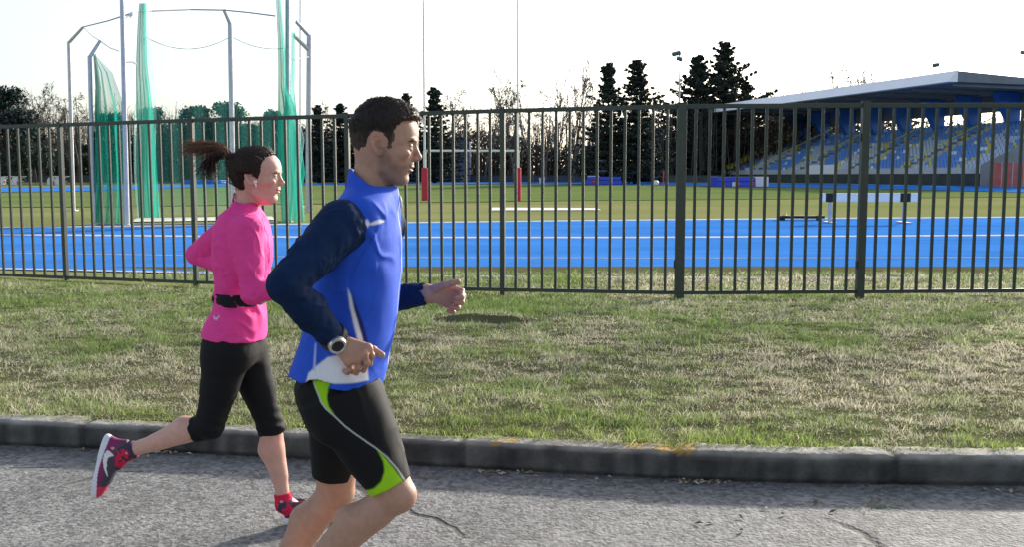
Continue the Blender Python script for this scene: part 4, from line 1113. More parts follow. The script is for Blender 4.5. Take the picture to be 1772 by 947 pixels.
def head_ops(S, O, A, fem=False):
    m = lambda f: mapped(f, O, A); sc = 0.001
    tab = [(z, f, b, w_ * (0.94 if fem and z < -30 else 1), 0.0) for z, f, b, w_ in HEAD_TAB]
    S.u(m(loft(tab, 2.25, 6.0)), .012); S.u(m(ell(*CRAN)), .010)
    # jaw, chin, cheeks
    for s in (-1, 1):
        S.u(m(cone((8, s * 43, -60), (52, s * 16, -90), 11 if fem else 12, 11 if fem else 12)), .016)
        S.u(m(ell((60, s * 49, -18), (24, 15, 13))), .014)
    S.u(m(ell((58, 0, -89), (15, 19 if not fem else 15, 13))), .010)
    # brow, sockets
    for s in (-1, 1):
        S.u(m(ell((86 if not fem else 84, s * 27, 18), (15, 25, 7 if not fem else 5))), .008)
        S.s(m(ell((101, s * 32, 0), (18, 18, 11.5))), .010)
    # nose
    n = 0.92 if fem else 1.0
    S.u(m(cone((90, 0, 8), (100 * (.985 if fem else 1), 0, -24), 6.0 * n, 9.0 * n)), .009)
    S.u(m(ell((101 if not fem else 99, 0, -27), (9.5 * n, 9 * n, 8.5 * n))), .006)
    for s in (-1, 1): S.u(m(ell((91, s * 11.5 * n, -31), (10, 6.5 * n, 7))), .005)
    for s in (-1, 1): S.s(m(ell((97, s * 6.5 * n, -38), (5.5, 3.2, 4.2))), .002)
    # lips
    S.u(m(ell((80, 0, -45), (8, 20, 8))), .008)
    S.u(m(ell((81.5, 0, -52.5), (8, 20, 4.4))), .0035)
    S.u(m(ell((79.0, 0, -63.5), (8, 18, 5.0))), .0035)
    S.s(m(ell((91, 0, -58), (9, 24, 1.5))), .002)
    S.s(m(ell((86, 0, -73), (9, 24, 5))), .009)
    # lids and eyes
    for s in (-1, 1):
        e = (EYE[0], s * EYE[1], EYE[2])
        S.u(m(ell(e, (13.6, 14.4, 13.0))), .004)
        S.s(m(ell((92, s * 31.5, -1.5), (13, 13.0, 4.4))), .0012)
        S.u(m(ell(e, (12.2, 12.2, 12.2))), 0.0004)
    # ears
    for s in (-1, 1):
        Me = rotm('Y', R(-12)) @ rotm('Z', R(-s * 22))
        S.u(m(ell((-2, s * 74.5, 8), (17, 6.0, 29), Me)), .004)
        S.u(m(ell((5, s * 73, -17), (9, 6, 10), Me)), .005)
        S.s(m(ell((4, s * 81, 6), (9.5, 9.5, 15), Me)), .002)
        S.s(m(ell((-5, s * 82, 23), (9.5, 6.0, 8), Me)), .002)
        S.u(m(ell((12, s * 73, 1), (4.5, 5, 6.5))), .003)
def head_local(v, O, A):
    return (v - np.array(O)) @ np.linalg.inv(A).T
def head_colour(v, O, A, skin, stubble, lip, brow, iris, fem=False):
    q = head_local(v, O, A); x, y, z = q.T; ay = np.abs(y)
    c = np.ones((len(v), 3)) * np.array(skin)
    def blend(c, k, col): k = np.clip(k, 0, 1)[:, None]; return c * (1 - k) + np.array(col) * k
    nz = fbm(q / 9.0, 3)
    red = np.exp(-(((x - 62) / 24) ** 2 + ((z + 22) / 17) ** 2)) * .45 + np.exp(-(((x - 102) / 10) ** 2 + ((z + 28) / 10) ** 2)) * .6 + np.exp(-(((ay - 78) / 7) ** 2)) * np.exp(-((x - 2) / 22) ** 2) * .7 * (np.abs(z) < 45)
    c = blend(c, red * .65 * (.7 + 1.2 * nz), np.array(skin) * np.array((1.08, .74, .70)))
    if stubble:
        pl = [(2, 6), (20, -4), (40, -38), (62, -50), (80, -38), (100, -42), (100, -112), (20, -112), (-4, -70)]
        d = inpoly(x, z, pl); k = np.clip((6 - d) / 12, 0, 1) * (.75 + .5 * nz); k *= 1 - np.exp(-((z + 58) / 9) ** 2) * np.exp(-(ay / 19) ** 2) * (x > 70)
        c = blend(c, k * stubble, np.array((.085, .065, .055)))
    lk = np.exp(-((z + 57.5) / 8.0) ** 4) * np.exp(-(ay / 21) ** 4) * np.clip((x - 72) / 5, 0, 1)
    c = blend(c, lk * .8, lip)
    bz = 19.0 + 3.5 * np.sin(np.clip((ay - 10) / 40, 0, 1) * 3.1) - np.clip(ay - 40, 0, 20) * .25
    bk = np.clip(1.25 - np.abs(z - bz) / (4.6 if not fem else 2.8), 0, 1) * (ay > 8) * (ay < 52) * (x > 62) * (.8 + .8 * nz)
    c = blend(c, np.clip(bk * 1.6, 0, .95), brow)
    for s in (-1, 1):
        e = np.array((EYE[0], s * EYE[1], EYE[2])); d = np.linalg.norm(q - e, axis=1); on = (d < 12.9) & (x > 78) & (np.abs(z - EYE[2]) < 6.0)
        a = np.linalg.norm((q - e)[:, 1:], axis=1)
        lash = (np.abs(z - (EYE[2] + 4.8)) < 1.4) & (np.abs(y - s * 31) < 14) & (x > 80) & (d > 12.4); c[lash] = np.array((.03, .02, .015))
        c[on] = (.62, .58, .54); c[on & (a < 6.2)] = iris; c[on & (a < 2.4)] = (.005, .005, .005)
    return c * (1 + .10 * nz[:, None])
def shell_hair(O, A, region, thick, seed, lo, hi, h=.0022, fem=False, amp=2.6):
    """hair as a shell over the skull inside a hairline polygon (local mm, side view)"""
    tab = [(z, f, b, w_, 0.0) for z, f, b, w_ in HEAD_TAB]; sk0, sk1 = loft(tab[:-1], 2.25, 6.0), ell(*CRAN); skull = lambda q: smin(sk0(q), sk1(q), 8.0); S = Sculpt()
    tmax = 20.0
    def f(q):
        x, y, z = q[..., 0], q[..., 1], q[..., 2]
        pd = inpoly(x, z, region); t = thick(x, y, z) * np.clip(-pd / np.where(z > 58, 7.0, 17.0), .10, 1); d = skull(q) - t
        wob = 2.6 * vnoise(np.stack([x * .16, y * .05, z * .16], -1)); return smax(d, pd * .9 + wob, 3.0)
    S.u(mapped(f, O, A), 0)
    s = float(np.linalg.norm(A, axis=0).min()); Ai = np.linalg.inv(A).T.astype(np.float32)
    def dis(p, d):
        q = (p - np.array(O, np.float32)) @ Ai
        fl = np.stack([q[..., 0] * .10 + q[..., 2] * .03, q[..., 1] * .16, q[..., 2] * .05 - q[..., 0] * .05], -1)
        return (-(amp * fbm(fl + seed, 3) * 1.3 + .35 * amp * fbm(q * .35, 2)) * s).astype(np.float32)
    S.disp(dis)
    return S.mesh(lo, hi, h)
def spikes(v, n_, idx, dirs, L, W, rs, lift=.25, seg=3):
    """tapered locks growing out of a hair shell"""
    m = len(idx); P0 = v[idx]; N_ = n_[idx]; T = dirs - N_ * (dirs * N_).sum(1, keepdims=True); T /= np.maximum(np.linalg.norm(T, axis=1, keepdims=True), 1e-6)
    B = np.cross(N_, T); l = (L * rs.uniform(.5, 1.3, m))[:, None]; w_ = (W * rs.uniform(.6, 1.3, m))[:, None]; bend = rs.normal(0, .25, (m, 1)); li = (lift * rs.uniform(.2, 1.6, m))[:, None]
    rows = []
    for k in range(seg + 1):
        t = k / seg; c = P0 - N_ * .0015 + (T * t + N_ * (li * t * (1 - .45 * t)) + B * bend * t * t) * l; ww = w_ * (1 - t ** 1.5) + .00008
        rows += [c - B * ww, c + N_ * ww * .7, c + B * ww]
    V = np.stack(rows, 1).reshape(-1, 3); k3 = 3 * (seg + 1); Q = []
    for k in range(seg):
        for j in range(2): Q.append([3*k+j, 3*k+j+1, 3*(k+1)+j+1, 3*(k+1)+j])
    Q = (np.arange(m)[:, None, None] * k3 + np.array(Q)[None]).reshape(-1, 4)
    return V, Q, k3
def vnormals(v, q):
    n = np.zeros_like(v); fn = np.cross(v[q[:, 2]] - v[q[:, 0]], v[q[:, 3]] - v[q[:, 1]])
    for k in range(4): np.add.at(n, q[:, k], fn)
    return n / np.maximum(np.linalg.norm(n, axis=1, keepdims=True), 1e-9)
def finger(S, pts, r0, r1, k=.004):
    n = len(pts) - 1
    for i in range(n):
        a, b = r0 + (r1 - r0) * i / n, r0 + (r1 - r0) * (i + 1) / n
        S.u(cone(pts[i], pts[i + 1], a, b), k if i == 0 else .0025)
        if i: S.u(ell(pts[i], (a * 1.08,) * 3), .003)
def make_hand(S, W, knuckles, fingers, thumb, rp=.0135, rf=(.0092, .0074), rt=(.0125, .0085)):
    for kk in knuckles: S.u(cone(W, kk, .021, rp * .86), .010)
    for a, b in zip(knuckles[:-1], knuckles[1:]): S.u(cone(a, b, rp * .8, rp * .8), .006)
    for kk in knuckles: S.u(ell(kk, (.0105,) * 3), .005)
    for i, f in enumerate(fingers): finger(S, f, rf[0] * (1, 1.02, .97, .86)[i], rf[1] * (1, 1.02, .97, .86)[i])
    finger(S, thumb, rt[0], rt[1], .008)
def folds(scale, amp, stretch=(1, 1, 1), seed=0.0, sharp=1.0):
    st = np.array(stretch, np.float32) * scale
    def f(p, d):
        n = fbm(p * st + seed, 3); n = np.sign(n) * np.abs(n) ** sharp
        return (amp * n).astype(np.float32)
    return f
def creases(scale, amp, deg, stretch=(1, 1, .5), seed=0.0):
    """narrow raised pleats running along a slanted direction"""
    c, s = math.cos(R(deg)), math.sin(R(deg)); st = np.array(stretch, np.float32) * scale
    def f(p, d):
        q = np.stack([p[..., 0] * c + p[..., 2] * s, p[..., 1], -p[..., 0] * s + p[..., 2] * c], -1) * st + seed
        n = vnoise(q + .35 * vnoise(q * 1.7)[..., None]); m = np.clip(vnoise(q * .45 + 7) * 1.5 + .4, 0, 1)
        return (-amp * (np.exp(-(n / .16) ** 2) - .25) * m).astype(np.float32)
    return f
def plane(pt, nrm):
    pt = np.array(pt, np.float32); nrm = np.array(nrm, np.float32); nrm = nrm / np.linalg.norm(nrm)
    return lambda p: (p - pt) @ nrm
def side_poly(pts, Y): return [(P(x, y, Y)[0], P(x, y, Y)[2]) for x, y in pts]
def bounds(S_pts, pad=.06):
    a = np.array(S_pts); return a.min(0) - pad, a.max(0) + pad

def shoe(fr, a, size, flip, colours, parent, O, name='shoe'):
    """fr: (heel point on the sole, direction heel->toe, direction sole->ankle); lengths in metres"""
    hp, t, up = [np.array(q, dtype=float) for q in fr]; t /= np.linalg.norm(t); up = up - t * (up @ t); up /= np.linalg.norm(up); s = np.cross(up, t)
    A = np.stack([t, s, up], 1); k = size / .27
    def m(f): return mapped(f, hp, A * .001 * k)
    S = Sculpt()
    S.u(m(loft([(0, 262, 2, 38, 0), (14, 268, -2, 40, 0), (26, 262, 2, 40, 0), (40, 254, 6, 38, 0), (52, 238, 8, 36, 0), (64, 196, 8, 33, 0), (76, 140, 6, 30, 0), (88, 96, 4, 27, 0), (98, 92, 2, 25, 0)], 2.3, 8)), 0)
    S.s(m(ell((55, 0, 104), (37, 20, 26))), .006)
    S.s(m(ell((285, 0, 100), (105, 80, 44))), .03)
    S.u(m(ell((118, 0, 66), (34, 17, 12), rotm('Y', R(28)))), .006)      # tongue and laces
    for i in range(5):
        x = 112 + i * 17; zz = 80 - i * 9.0; S.u(m(cone((x, -19, zz - 5), (x, 19, zz - 5), 3.0, 3.0)), .001)
    S.s(m(ell((130, 52, 2), (60, 16, 10))), .01); S.s(m(ell((130, -52, 2), (60, 16, 10))), .01)
    pts = [hp + A @ (np.array(q) * .001 * k) for q in [(-10, -50, -10), (280, 50, 110), (-10, 50, 110), (280, -50, -10), (-10, -50, 110), (280, 50, -10), (-10, 50, -10), (280, -50, 110)]]
    lo, hi = bounds(pts, .01); v, q = S.mesh(lo, hi, .0026)
    L_ = (v - hp) @ np.linalg.inv(A * .001 * k).T; x, y, z = L_.T
    c = np.ones((len(v), 3)) * np.array(colours['upper'])
    sole = z < 21 + 7 * np.clip((60 - x) / 60, 0, 1) + 3 * np.sin(x / 30)
    c[(x > 205)] = colours['toe']
    c[(x > 62) & (x < 200) & (z > 45 - (x - 100) * .10)] = colours['lace']
    c[(x < 100) & (z > 62)] = colours['collar']
    c[(x < 22) & (z > 30) & (z < 72)] = colours['upper']
    # the white curved mark on the flank
    mk = [(52, 34), (70, 27), (95, 28), (125, 38), (158, 57), (128, 47), (100, 42), (82, 42), (74, 50), (70, 62), (60, 52)]
    d = inpoly(x, z, mk); c[(d < 1.0) & (np.abs(y) > 15)] = colours['mark']
    c[sole] = colours['sole']; c[z < 3] = colours.get('tread', colours['sole'])
    return raw_mesh(name, v, q, M_shoe, parent, True, col=c, origin=O)

# ------------------------------------------------------------------ the man
def make_man():
    Yc = 2.75; p = lambda x, y, Y=Yc: P(x, y, Y)
    O = np.array((p(560, 640)[0], Yc, 0.0))
    HO = p(660, 255); HA = head_frame(1.0, 1.0, 1.0, 0.0)
    Sn, En, Wn = p(592, 390, 2.585), p(494, 494, 2.42), p(582, 590, 2.545)
    Sf, Ef, Wf = p(655, 388, 2.92), p(612, 528, 3.02), p(740, 508, 2.975)
    Hn, Kn, An = p(596, 692, 2.665), p(684, 856, 2.62), p(481, 1038, 2.66)
    Hf, Kf, Af = p(588, 692, 2.845), p(580, 848, 2.87), p(449, 1042, 2.88)
    skin = (.44, .245, .17)
    S = Sculpt(); head_ops(S, HO, HA)
    # neck, trapezius, torso and pelvis under the clothes
    S.u(cone(p(648, 262), p(640, 345), .050, .050), .020)
    S.u(cone(p(660, 298), p(656, 340), .028, .030), .022)
    for s, sh in ((-1, Sn), (1, Sf)): S.u(cone(p(634, 356), sh + np.array((.0, -.02 * s, .0)), .040, .048), .02)
    S.u(ell(p(671, 322), (.010, .009, .012)), .012)
    tors = [(py, xf - 11, xb + 11, hw - .022) for py, xf, xb, hw in [(345, 686, 590, .12), (365, 690, 576, .172), (400, 693, 562, .185), (450, 691, 550, .175), (500, 688, 545, .162), (550, 680, 540, .158), (600, 668, 530, .162), (650, 660, 522, .172), (700, 668, 522, .178), (730, 660, 540, .170)]]
    S.u(loft([(p(0, py)[2], p(xf, py)[0], p(xb, py)[0], hw, Yc) for py, xf, xb, hw in tors], 2.2, .02), .03)
    for (a, b, c_, ra, rb, rc) in ((Sn, En, Wn, .058, .038, .027), (Sf, Ef, Wf, .058, .040, .028)):
        S.u(cone(a, b, ra, rb), .02); S.u(cone(b, c_, rb, rc), .012)
    # legs: thigh, knee cap, calf, ankle, foot
    for (h_, k_, a_, s) in ((Hn, Kn, An, 1), (Hf, Kf, Af, 1)):
        S.u(cone(h_, k_, .092, .054), .03); d = (a_ - k_); back = np.cross(np.array((0, 1, 0.)), d / np.linalg.norm(d)); back = back if back[0] < 0 or back[2] > 0 else -back
        S.u(cone(k_, a_, .047, .033), .012)
        fw = (k_ - h_) / np.linalg.norm(k_ - h_); sh = d / np.linalg.norm(d); kn = (fw - sh); kn /= np.linalg.norm(kn)
        S.u(ell(k_ + kn * .026, (.030, .032, .032)), .018)
        S.u(cone(k_ + d * .05 - kn * .0, k_ + d * .16, .040, .042), .01)
        cb = k_ + d * .30 - np.cross(np.cross(sh, kn), sh) / np.linalg.norm(np.cross(np.cross(sh, kn), sh)) * .020
        S.u(cone(k_ + d * .16, cb, .040, .046), .02); S.u(cone(cb, k_ + d * .62, .046, .033), .02)
        S.u(ell(a_ + np.array((0, -.03, 0)), (.014,) * 3), .01); S.u(ell(a_ + np.array((0, .03, 0)), (.014,) * 3), .01)
    toe_n, toe_f = p(505, 1135, 2.66), p(478, 1120, 2.88)
    S.u(cone(An, An + (toe_n - An) * .8, .034, .026), .02); S.u(cone(Af, Af + (toe_f - Af) * .8, .034, .026), .02)
    # hands
    h = lambda x, y, Y: P(x, y, Y - .012)
    kn = [h(637, 603, 2.535), h(629, 613, 2.522), h(617, 622, 2.522), h(603, 627, 2.532)]
    fg = [[kn[0], h(643, 616, 2.545), h(639, 630, 2.562), h(632, 632, 2.576)], [kn[1], h(635, 628, 2.530), h(629, 640, 2.552), h(622, 639, 2.568)], [kn[2], h(621, 636, 2.532), h(616, 645, 2.555), h(609, 643, 2.57)], [kn[3], h(605, 639, 2.542), h(601, 645, 2.560), h(596, 643, 2.572)]]
    make_hand(S, Wn, kn, fg, [h(602, 594, 2.560), h(628, 600, 2.572), h(646, 606, 2.568), h(661, 615, 2.560)])
    kf = [P(783, 498, 2.978), P(787, 508, 2.982), P(784, 518, 2.982), P(776, 527, 2.978)]
    ff = [[kf[0], P(799, 504, 2.956), P(799, 515, 2.932), P(789, 517, 2.925)], [kf[1], P(801, 513, 2.958), P(799, 524, 2.934), P(788, 524, 2.928)], [kf[2], P(796, 525, 2.960), P(792, 534, 2.940), P(782, 532, 2.933)], [kf[3], P(786, 535, 2.962), P(784, 541, 2.948), P(776, 539, 2.942)]]
    make_hand(S, Wf, kf, ff, [P(752, 499, 2.957), P(771, 493, 2.944), P(783, 490, 2.94), P(793, 488, 2.938)])
    # mesh: fine for head and hands, coarser under the clothes
    zc = p(640, 334)[2]
    hl, hh = np.array((p(600, 0)[0], Yc - .11, zc - .004)), np.array((p(740, 0)[0], Yc + .11, p(0, 150)[2]))
    hv, hq = S.mesh(hl, hh, .0017)
    n0, n1 = np.array((P(577, 0, 2.53)[0], 2.44, P(0, 660, 2.5)[2])), np.array((P(672, 0, 2.53)[0], 2.595, P(0, 578, 2.5)[2]))
    nv, nq = S.mesh(n0 - .003, n1 + .003, .0018)
    f0, f1 = np.array((P(735, 0, 2.96)[0], 2.88, P(0, 556, 2.96)[2])), np.array((P(812, 0, 2.96)[0], 3.03, P(0, 474, 2.96)[2]))
    fv, fq = S.mesh(f0 - .003, f1 + .003, .0018)
    allp = [Sn, En, Wn, Sf, Ef, Wf, Hn, Kn, An, Hf, Kf, Af, toe_n, toe_f, p(640, 330)]; lo, hi = bounds(allp, .12); lo[2] = max(lo[2], 0.002)
    bv, bq = S.mesh(lo, hi, .0045)
    inside = lambda v, a, b: ((v > a) & (v < b)).all(1)
    bv, bq = keep(bv, bq, lambda v: (v[:, 2] < zc + .004) & ~inside(v, n0, n1) & ~inside(v, f0, f1))
    V, Q = merge_meshes([(hv, hq), (nv, nq), (fv, fq), (bv, bq)])
    c = np.ones((len(V), 3)) * np.array(skin) * (1 + .12 * fbm(V * 30, 3)[:, None])
    nh = len(hv); c[:nh] = head_colour(V[:nh], HO, HA, skin, .62, (.36, .15, .13), (.02, .014, .01), (.03, .018, .01))
    # finger tips and knuckles a little redder
    for t in [f[-1] for f in fg + ff] + kn + kf: d = np.linalg.norm(V - t, axis=1); c *= 1 - np.clip(1 - d / .02, 0, 1)[:, None] * np.array((-.05, .22, .22))
    leg = V[:, 2] < P(0, 815, 2.8)[2]; ln = fbm(V * np.array((60, 60, 40)), 3)
    c[leg] *= (1 - .10 * np.clip(ln[leg] * 2, 0, 1)[:, None])
    def tuck(V, Q, a, b, rad, off):
        d = b - a; L = np.linalg.norm(d); t = ((V - a) @ d) / L ** 2; ax = a + np.clip(t, 0, 1)[:, None] * d; r = V - ax; rl = np.linalg.norm(r, axis=1)
        lim = np.interp(t, [0, 1], rad); m = (t > -.2) & (t < off) & (rl > lim) & (rl < .17) & (V[:, 2] < p(0, 640)[2]); V[m] = ax[m] + r[m] / rl[m, None] * lim[m, None]
    V = V.astype(np.float64); hn, hfar = p(677, 843, 2.62), p(577, 823, 2.868)
    nca, ncb = p(641, 352), p(647, 292)
    pn1, pn2 = p(606, 290), p(648, 322)
    def below(V_):
        zt = np.maximum(np.interp(V_[:, 0], [pn1[0], pn2[0]], [pn1[2], pn2[2]]), pn2[2]); return V_[:, 2] < zt + .002
    d_ = ncb - nca; t_ = ((V - nca) @ d_) / (d_ @ d_); ax_ = nca + t_[:, None] * d_; r_ = V - ax_; rl_ = np.linalg.norm(r_, axis=1); m_ = below(V) & (t_ > -.3) & (t_ < 1.4) & (rl_ > .0555) & (rl_ < .11)
    V[m_] = ax_[m_] + r_[m_] / rl_[m_, None] * .0555
    tuck(V, Q, p(597, 688, 2.665), hn, (.092, .0535), .90); tuck(V, Q, p(592, 688, 2.845), hfar, (.088, .055), .90)
    man = raw_mesh('person', V, Q, M_skin, None, True, col=c, origin=O)
    tag(man, 'running man in a blue vest over navy sleeves and black shorts with green panels', 'person')
    # ---- vest with stand-up collar
    T = Sculpt()
    rows = [(318, 674, 608, .070), (328, 681, 600, .098), (338, 686, 592, .130), (352, 689, 582, .160), (372, 691.5, 570, .180), (400, 693.5, 560, .188), (450, 693, 549, .180), (500, 690.5, 545, .172), (550, 685, 538, .172), (600, 676, 521, .184), (640, 666, 508, .190), (672, 661, 504, .192)]
    T.u(loft([(p(0, py)[2], p(xf, py)[0], p(xb, py)[0], hw, Yc) for py, xf, xb, hw in rows], 2.25, .03), 0)
    T.u(cone(Sn + np.array((.035, .035, .02)), p(650, 345), .060, .05), .03); T.u(cone(Sf + np.array((.0, -.035, .02)), p(650, 345), .060, .05), .03)
    ca, cb = p(641, 352), p(647, 292)
    T.u(frustum(ca, cb, (.074, .080), (.0665, .068), cap=.004), .014)
    T.s(frustum(ca + (cb - ca) * .45, cb + (cb - ca) * .3, (.0625, .066), (.0575, .0585), cap=.004), .002)
    def upn(a_, b_): n_ = np.cross(b_ - a_, (0, 1, 0)); return n_ if n_[2] > 0 else -n_
    pa_, pb_ = plane(p(606, 290), upn(p(606, 290), p(648, 322))), plane(p(648, 322), upn(p(648, 322), p(689, 322))); ctop = lambda q_: smin(pa_(q_), pb_(q_), .012); T.i(ctop, .003)
    hb, hf_ = p(507, 641), p(640, 657); nn = np.cross(hf_ - hb, (0, 1, 0)); nn = nn if nn[2] < 0 else -nn
    T.i(plane(hb, nn), .004)
    T.s(loft([(p(0, py)[2], p(xf - 6, py)[0], p(xb + 6, py)[0], hw - .009, Yc) for py, xf, xb, hw in [(636, 667, 508, .189), (690, 661, 504, .192)]], 2.25, .02), .003)
    # sleeve opening edge
    T.s(cone(Sn + np.array((-.01, -.10, -.0)), Sn + np.array((-.02, -.02, .0)), .070, .070), .006)
    zcol = float(p(0, 338)[2]); gate = lambda f: (lambda q_, d: f(q_, d) * np.clip((zcol - q_[..., 2]) / .045, 0, 1).astype(np.float32))
    for f_ in (folds(8, .012, (1, .6, .55), 3.1), creases(12, .0040, 38, (1, 1, .35), 9.0), creases(20, .0028, -30, (1, 1, .35), 29.0)): T.disp(gate(f_))
    Wd = (p(650, 600) - p(560, 430))
    def pull(q, d):      # drag folds running from the armpit to the front hem
        u = (q[..., 0] * .80 + q[..., 2] * .60); w_ = (q[..., 0] * -.60 + q[..., 2] * .80)
        low = np.clip((p(0, 430)[2] - q[..., 2]) / .12, 0, 1)
        return (-.0044 * low * np.sin(u * 62 + 1.8 * vnoise(q * 9)) * np.clip(vnoise(np.stack([w_ * 5, u * 2, q[..., 1] * 6], -1)) + .4, 0, 1)).astype(np.float32)
    T.disp(pull)
    lo, hi = bounds([p(500, 285), p(700, 680), (p(600, 0)[0], Yc - .20, p(0, 400)[2]), (p(600, 0)[0], Yc + .20, p(0, 400)[2])], .03)
    v, q = T.mesh(lo, hi, .0032)
    x, y, z = v.T
    blue = np.array((.020, .085, .56)); c = np.ones((len(v), 3)) * blue
    near = np.abs(y - Yc) > .05; Yn = 2.585
    def paint(poly, col, cond=True, soft=.0025, Y=Yn):
        nonlocal c
        k = np.clip(.5 - inpoly(x, z, side_poly(poly, Y)) / soft / 2, 0, 1) * (near & cond if cond is not True else near); c = c * (1 - k[:, None]) + np.array(col) * k[:, None]
    white = (.72, .73, .78); navy = (.010, .022, .11)
    paint([(534, 646), (550, 632), (569, 617), (590, 612), (634, 640), (635, 662), (530, 662)], white)
    paint([(604, 498), (609, 510), (617, 545), (626, 575), (629, 592), (620, 590), (612, 560), (606, 530)], white)
    paint([(611, 505), (618, 530), (628, 560), (636, 592), (630, 594), (622, 566), (614, 536)], navy)
    paint([(543.5, 596), (546.5, 596), (546.5, 642), (542.5, 642)], (.45, .5, .75))
    # small white mark on the chest
    for s_ in ([(640, 379), (643, 377), (647, 384.5), (653, 381), (660, 378.5), (667, 379.5), (667, 383), (660, 386), (651, 387.5), (646, 387), (643, 391), (640, 387)],): paint(s_, white, (x > p(630, 0)[0]) & (y < Yc), .0018, 2.64)
    # inner collar, front zip with its pale edge
    zf = np.abs(y - Yc) < .0075; fr = (x > p(640, 0)[0]) & zf
    c[fr] = (.55, .60, .80)
    zz = np.abs(y - Yc) < .0025; c[zz & (x > p(640, 0)[0])] = (.2, .22, .35)
    dcol = np.abs(frustum(ca, cb, (.0605, .070), (.058, .0595), cap=.004)(v.astype(np.float32))); inn = (z > p(0, 338)[2]) & (np.linalg.norm((v - ca)[:, :2] - ((v - ca)[:, 2:3] / (cb - ca)[2]) * (cb - ca)[:2], axis=1) < .0605); c[inn] = navy
    raw_mesh('running_vest', v, q, M_cloth, man, True, col=c, origin=O)
    mb = MB(); zp = p(689.5, 346); mb.tube([zp + np.array((.004, 0, .012)), zp + np.array((.007, -.001, -.004)), zp + np.array((.008, -.002, -.022))], [.0022, .0034, .0030], 8); mb.build('zip_pull', M_wm, man, True, origin=O)
    # ---- navy sleeves
    def sleeve(a, b, w_, r, seed, lo_pad=.09, cuff=.98):
        K = Sculpt(); K.u(ell(a + np.array((.0, .0, -.004)), (r[0], r[0], r[0] * 1.02)), 0); K.u(cone(a, a + (b - a) * .55, r[0], r[1]), .02); K.u(cone(a + (b - a) * .5, b, r[1], r[2]), .014); K.u(cone(b, b + (w_ - b) * .45, r[2], r[3]), .004); e = b + (w_ - b) * cuff
        K.u(cone(b + (w_ - b) * .4, e, r[3], r[4]), .014); dd = (w_ - b) / np.linalg.norm(w_ - b); K.i(plane(e, dd), .004)
        K.s(cone(e - dd * .02, e + dd * .03, r[4] - .004, r[4] - .004), .002)
        ax1, ax2 = (b - a) / np.linalg.norm(b - a), dd
        def ring(q_, d):
            t1 = (q_ - b.astype(np.float32)) @ ax1.astype(np.float32); t2 = (q_ - b.astype(np.float32)) @ ax2.astype(np.float32); nz = vnoise(q_ * 16 + seed)
            e_ = np.exp(-(np.linalg.norm(q_ - b.astype(np.float32), axis=-1) / .10) ** 2)
            n2 = np.clip(vnoise(q_ * 11 + seed + 40) + .3, 0, 1); return (-.0030 * np.sin(t2 * 190 + 9.0 * nz) * (.25 + e_) * n2 * np.clip(t2 / .03, 0, 1) - .0024 * np.sin(t1 * 100 + 9 * nz) * (e_ + .2) * n2 * np.clip(-t1 / .03, 0, 1)).astype(np.float32)
        K.disp(ring); K.disp(folds(22, .0040, (1, 1, 1), seed)); K.disp(creases(18, .0055, 50, (1, 1, .45), seed)); K.disp(creases(30, .0030, -35, (1, 1, .45), seed + 9))
        lo, hi = bounds([a, b, w_], lo_pad); v, q = K.mesh(lo, hi, .0030)
        c = np.ones((len(v), 3)) * np.array((.0075, .0215, .066)) * (1 + .35 * fbm(v * 25, 3)[:, None]); return raw_mesh('shirt_sleeve', v, q, M_knit, man, True, col=c, origin=O)
    sleeve(Sn, En, Wn, (.065, .056, .045, .043, .0335), 2.0)
    sleeve(Sf, Ef, Wf, (.074, .062, .047, .042, .0345), 5.0)
    # ---- shorts
    K = Sculpt()
    K.u(loft([(p(0, py)[2], p(xf, py)[0], p(xb, py)[0], hw, Yc) for py, xf, xb, hw in [(632, 650, 522, .160), (652, 655, 517, .168), (664, 660, 514, .176), (690, 668, 517, .182), (715, 672, 526, .184), (745, 668, 540, .176)]], 2.2, .02), 0)
    hn, hfar = p(677, 843, 2.62), p(577, 823, 2.868)
    K.u(frustum(p(597, 688, 2.665), hn, (.105, .098), (.0600, .074), cap=.004, mid=[(.5, (.090, .092))]), .035)
    K.u(frustum(p(592, 688, 2.845), hfar, (.100, .098), (.0615, .074), cap=.004, mid=[(.5, (.080, .090))]), .035)
    K.disp(folds(9, .009, (1, .8, .6), 12.0)); K.disp(creases(13, .0018, 40, (1, 1, .5), 4.0)); K.disp(creases(20, .0014, -50, (1, 1, .5), 14.0))
    lo, hi = bounds([p(500, 620), p(715, 860), (p(600, 0)[0], Yc - .22, p(0, 700)[2]), (p(600, 0)[0], Yc + .25, p(0, 700)[2])], .03)
    v, q = K.mesh(lo, hi, .0032); x, y, z = v.T; c = np.ones((len(v), 3)) * np.array((.0070, .0070, .0080)); near = y < Yc - .03
    lime = (.30, .58, .012); Yn = 2.585
    paint([(532, 645), (586, 645), (575, 660), (568.5, 672), (567.5, 684), (572, 700), (581, 712), (570, 706), (556, 692), (543, 668)], lime)
    paint([(534, 646), (538, 654), (545, 668), (556.5, 690), (567.5, 703), (581, 713.5), (600, 731.5), (620, 747), (640, 761), (655, 771.5), (672, 787.5), (690, 811), (703, 833), (702, 835), (688, 811.5), (670.5, 788.5), (653.5, 773), (638.5, 762.5), (618.5, 748.5), (598.5, 733.3), (579.5, 715.5), (566, 705.2), (554.8, 692), (543.2, 669.8)], (.5, .52, .48), soft=.0012)
    paint([(655, 774), (668, 788), (685, 811), (701, 836), (706, 870), (640, 870), (632, 850), (650, 840), (663, 827), (668, 811), (666, 795)], lime)
    near = y > Yc + .03
    raw_mesh('running_shorts', v, q, M_cloth, man, True, col=c, origin=O)
